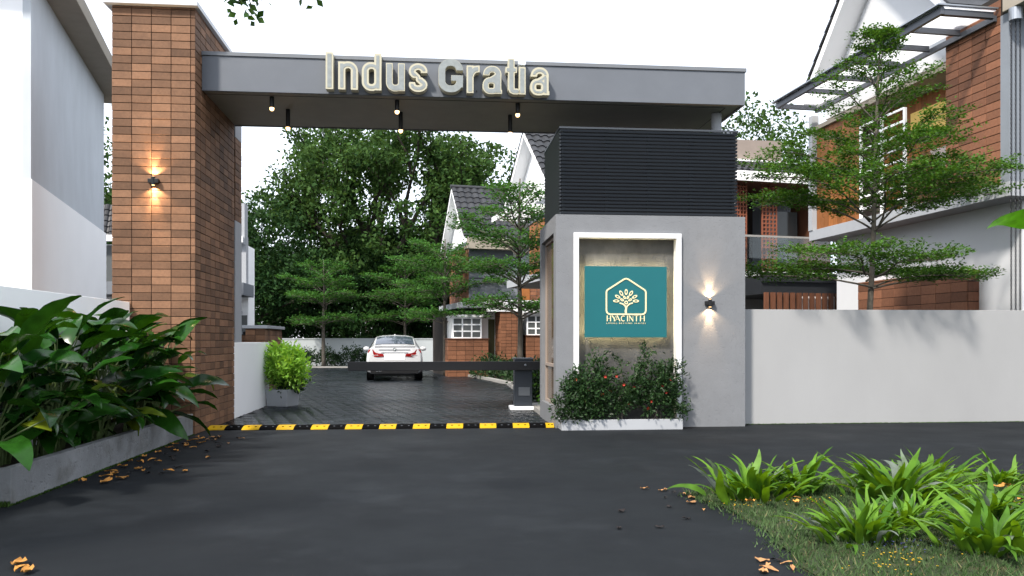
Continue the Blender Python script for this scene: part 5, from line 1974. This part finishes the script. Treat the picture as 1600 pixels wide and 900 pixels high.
def broad_tree(name, label, x, y, h, rx, rz, zc, seed, leaf, n, m, tr0=.3, group=None, limbs=7, clump=1.0, fork=.35):
    rn = random.Random(seed)
    rg = np.random.default_rng(seed)
    t = thing(name, label, 'tree', (x, y, 0), group=group)
    tr = MB()
    fz = zc - rz * .75 if zc - rz * .75 > h * .12 else h * .16
    fz = max(1.0, fz)
    tr.tube([(x, y, -.1), (x + .1, y, fz * .5), (x, y, fz)], [tr0 * 1.15, tr0, tr0 * .85], 9)
    tips = []
    def grow(p, d, ln, r, lev):
        q = p + d * ln
        mid = p.lerp(q, .5) + Vector((rn.uniform(-.08, .08), rn.uniform(-.08, .08), rn.uniform(-.02, .1))) * ln
        tr.tube([p, mid, q], [r, r * .8, r * .58], 6 if lev < 2 else 4, cap=False)
        if lev >= 1:
            tips.append((mid, .7))
        tips.append((q, 1.0))
        if lev >= 3:
            return
        for _ in range(3 if lev < 2 else 2):
            v = (d + Vector((rn.uniform(-1, 1), rn.uniform(-1, 1), rn.uniform(-.25, .75))) * .72).normalized()
            grow(q, v, ln * rn.uniform(.6, .82), r * .58, lev + 1)
    b = Vector((x, y, fz))
    for k in range(limbs):
        az = 2 * PI * k / limbs + rn.uniform(-.3, .3)
        el = rn.uniform(.35, 1.25)
        d = Vector((math.cos(az) * math.cos(el), math.sin(az) * math.cos(el), math.sin(el)))
        reach = 1 / math.sqrt((math.cos(el) / rx) ** 2 + (math.sin(el) / (h - fz)) ** 2)
        grow(b, d, reach * .40, tr0 * .5, 0)
    # bring clumps into the crown's envelope and add clumps on the shell
    cl = []
    c0 = np.array([x, y, zc])
    ext = np.array([rx, rx * .9, rz])
    for p, s in tips:
        v = (np.array(p) - c0) / ext
        r = np.linalg.norm(v)
        if r > 1.02:
            v = v / r * (1.02 - .12 * rn.random())
        cl.append(c0 + v * ext)
    ns = max(10, int(len(cl) * .9))
    d = norm(rg.normal(0, 1, (ns, 3)))
    rr = .62 + .38 * rg.random(ns)
    rr *= 1 + .10 * np.sin(d[:, 0] * 5 + seed) * np.sin(d[:, 2] * 4 + seed * 2)
    cl += list(c0 + d * rr[:, None] * ext)
    cl = np.array(cl)
    cl = cl[cl[:, 2] > .7]
    k = n // len(cl)
    sz = clump * (.55 + .75 * rg.random(len(cl)))
    i = np.repeat(np.arange(len(cl)), k)
    q = norm(rg.normal(0, 1, (len(i), 3))) * (rg.random(len(i))[:, None] ** .5)
    q[:, 2] *= .62
    C = cl[i] + q * sz[i][:, None]
    C = C[C[:, 2] > .2]
    kk = len(C)
    D = norm(rg.normal(0, 1, (kk, 3)) + np.array([0, 0, -.15]))
    Nn = norm(rg.normal(0, .7, (kk, 3)) + np.array([0, 0, .7]))
    L = leaf * (.65 + .7 * rg.random(kk))
    tr.build('trunk', MAT['darkbark'], t, smooth=True)
    leaf_cloud('crown', C, D, Nn, L, L * .55, m, t)

broad_tree('big_tree', 'very large spreading tree rising behind the driveway under the beam', -2.9, 56, 17.0, 9.3, 6.9, 9.9, 3, .30, 52000, MAT['leaftree'], .55, limbs=10, clump=1.0)
broad_tree('dark_tree', 'dark green leafy tree left of the very large tree, beside the pillar', -10.6, 51, 10.4, 4.4, 4.6, 5.4, 4, .24, 24000, MAT['leafdark'], .28, 'trees behind the far wall', 6, 1.0)
broad_tree('dark_tree', 'dark bushy tree between the left tree and the very large tree', -5.4, 53.5, 8.0, 3.4, 3.6, 4.2, 12, .22, 16000, MAT['leafdark'], .25, 'trees behind the far wall', 6, .9)
broad_tree('dark_tree', 'dark bushy tree low behind the car and the far wall', -1.5, 53.0, 7.2, 3.4, 3.4, 3.9, 13, .22, 16000, MAT['leafdark'], .25, 'trees behind the far wall', 6, .9)
broad_tree('dark_tree', 'dark bushy tree behind the left gable of the farther house', 2.6, 54, 9.0, 3.8, 4.0, 4.8, 14, .24, 16000, MAT['leafdark'], .25, 'trees behind the far wall', 6, 1.0)
broad_tree('dark_tree', 'deep background tree filling the gap below the very large tree', -4.2, 64, 10.5, 9.0, 5.0, 4.6, 15, .38, 24000, MAT['leafdark'], .3, 'trees behind the far wall', 7, 1.4)
broad_tree('dark_tree', 'deep background tree at the far left behind the pale glimpsed house', -14.5, 58, 10.5, 6.0, 4.8, 5.2, 16, .3, 18000, MAT['leafdark'], .3, 'trees behind the far wall', 7, 1.2)
broad_tree('garden_tree', 'leafy tree seen in the slit between the white house and the brick pillar', -14.2, 33, 11.5, 2.6, 5.4, 5.9, 18, .20, 17000, MAT['leaftree'], .22, None, 6, .8)
broad_tree('garden_tree', 'round leafy tree above the roof right of the beam end', 14.6, 36, 12.2, 2.9, 4.6, 7.9, 19, .20, 17000, MAT['leaftree'], .25, None, 7, .9)
broad_tree('garden_tree', 'smaller leafy tree between the beam end and the support column', 11.9, 37, 10.8, 2.2, 4.0, 7.0, 20, .20, 9000, MAT['leaftree'], .2, None, 6, .8)

# overhanging tree: stands beside the road at the left, only a limb tip shows at the top of the photo
def overhanging():
    rn = random.Random(33)
    rg = np.random.default_rng(33)
    t = thing('overhanging_tree', 'leafy branch tip of a tree hanging in from the top edge of the photo', 'tree', (-6.0, 2.2, 0))
    tr = MB()
    tr.tube([(-6, 2.2, -.1), (-5.9, 2.3, 2.2), (-5.5, 2.6, 4.2)], [.16, .13, .10], 8)
    C, D = [], []
    def spray(p, q, r, n, spread):
        p, q = Vector(p), Vector(q)
        tr.tube([p, p.lerp(q, .5) + Vector((0, 0, .06)), q], [r, r * .7, r * .35], 5, cap=False)
        for i in range(n):
            s = (i + .6) / n
            c = p.lerp(q, s)
            a = rn.uniform(0, 6.28)
            C.append((c.x + rn.gauss(0, spread), c.y + rn.gauss(0, spread), c.z + rn.gauss(0, spread) - .01))
            D.append((math.cos(a) * .8, math.sin(a) * .8, rn.uniform(-1.0, .15)))
    limb = [(-5.5, 2.6, 4.2), (-4.0, 3.9, 4.55), (-2.6, 4.9, 4.35), (-1.55, 5.35, 4.0), (-1.22, 5.5, 3.74)]
    tr.tube(limb, [.07, .035, .018, .010, .005], 6)
    spray(limb[3], (-1.25, 5.45, 3.60), .006, 26, .05)
    spray(limb[3], (-1.22, 5.5, 3.62), .004, 26, .05)
    spray(limb[4], (-1.22, 5.5, 3.56), .003, 22, .035)
    spray(limb[4], (-1.17, 5.5, 3.50), .004, 20, .04)
    spray(limb[4], (-1.28, 5.5, 3.58), .004, 20, .045)
    spray(limb[4], (-1.10, 5.5, 3.58), .004, 10, .035)
    spray(limb[3], (-.92, 5.52, 3.72), .005, 16, .035)
    spray((-.92, 5.52, 3.72), (-.76, 5.5, 3.615), .004, 9, .02)
    spray(limb[3], (-1.6, 5.5, 3.78), .005, 14, .05)
    for k in range(46):
        b = Vector(limb[0]).lerp(Vector(limb[1]), rn.random())
        q = b + Vector((rn.uniform(-1.6, .6), rn.uniform(-1.4, .9), rn.uniform(.1, 1.6)))
        spray(b, q, .012, 26, .10)
    tr.build('trunk', MAT['bark'], t, smooth=True)
    C, D = np.array(C), norm(np.array(D))
    n = len(C)
    Nn = norm(rg.normal(0, .7, (n, 3)) + np.array([0, -.3, .6]))
    L = .048 + .03 * rg.random(n)
    leaf_cloud('crown', C, D, Nn, L, L * .62, MAT['leafover'], t)
overhanging()

def banana():
    t = thing('banana_plant', 'large green banana leaf tip poking in from the right edge of the photo', 'plant', (9.0, 10.4, 0))
    MB().tube([(9.0, 10.4, -.02), (8.98, 10.4, 1.3), (8.92, 10.4, 2.75)], [.11, .09, .06], 10).build('stem', MAT['stem'], t, smooth=True)
    rn = random.Random(5)
    me = blade(1.75, .42, 30, 75, .12, 14, .01, .8, 3, .03)
    me.materials.append(MAT['leafbanana'])
    for i, (az, pt) in enumerate(((180, 4), (60, 35), (0, 20), (100, 60), (310, 10))):
        o = bpy.data.objects.new('leaf', me)
        COL.objects.link(o)
        o.parent = t
        o.location = (-.08, 0, 2.75)
        o.rotation_euler = (R(35) if i == 0 else rn.uniform(-.3, .3), -R(pt), R(az))
banana()
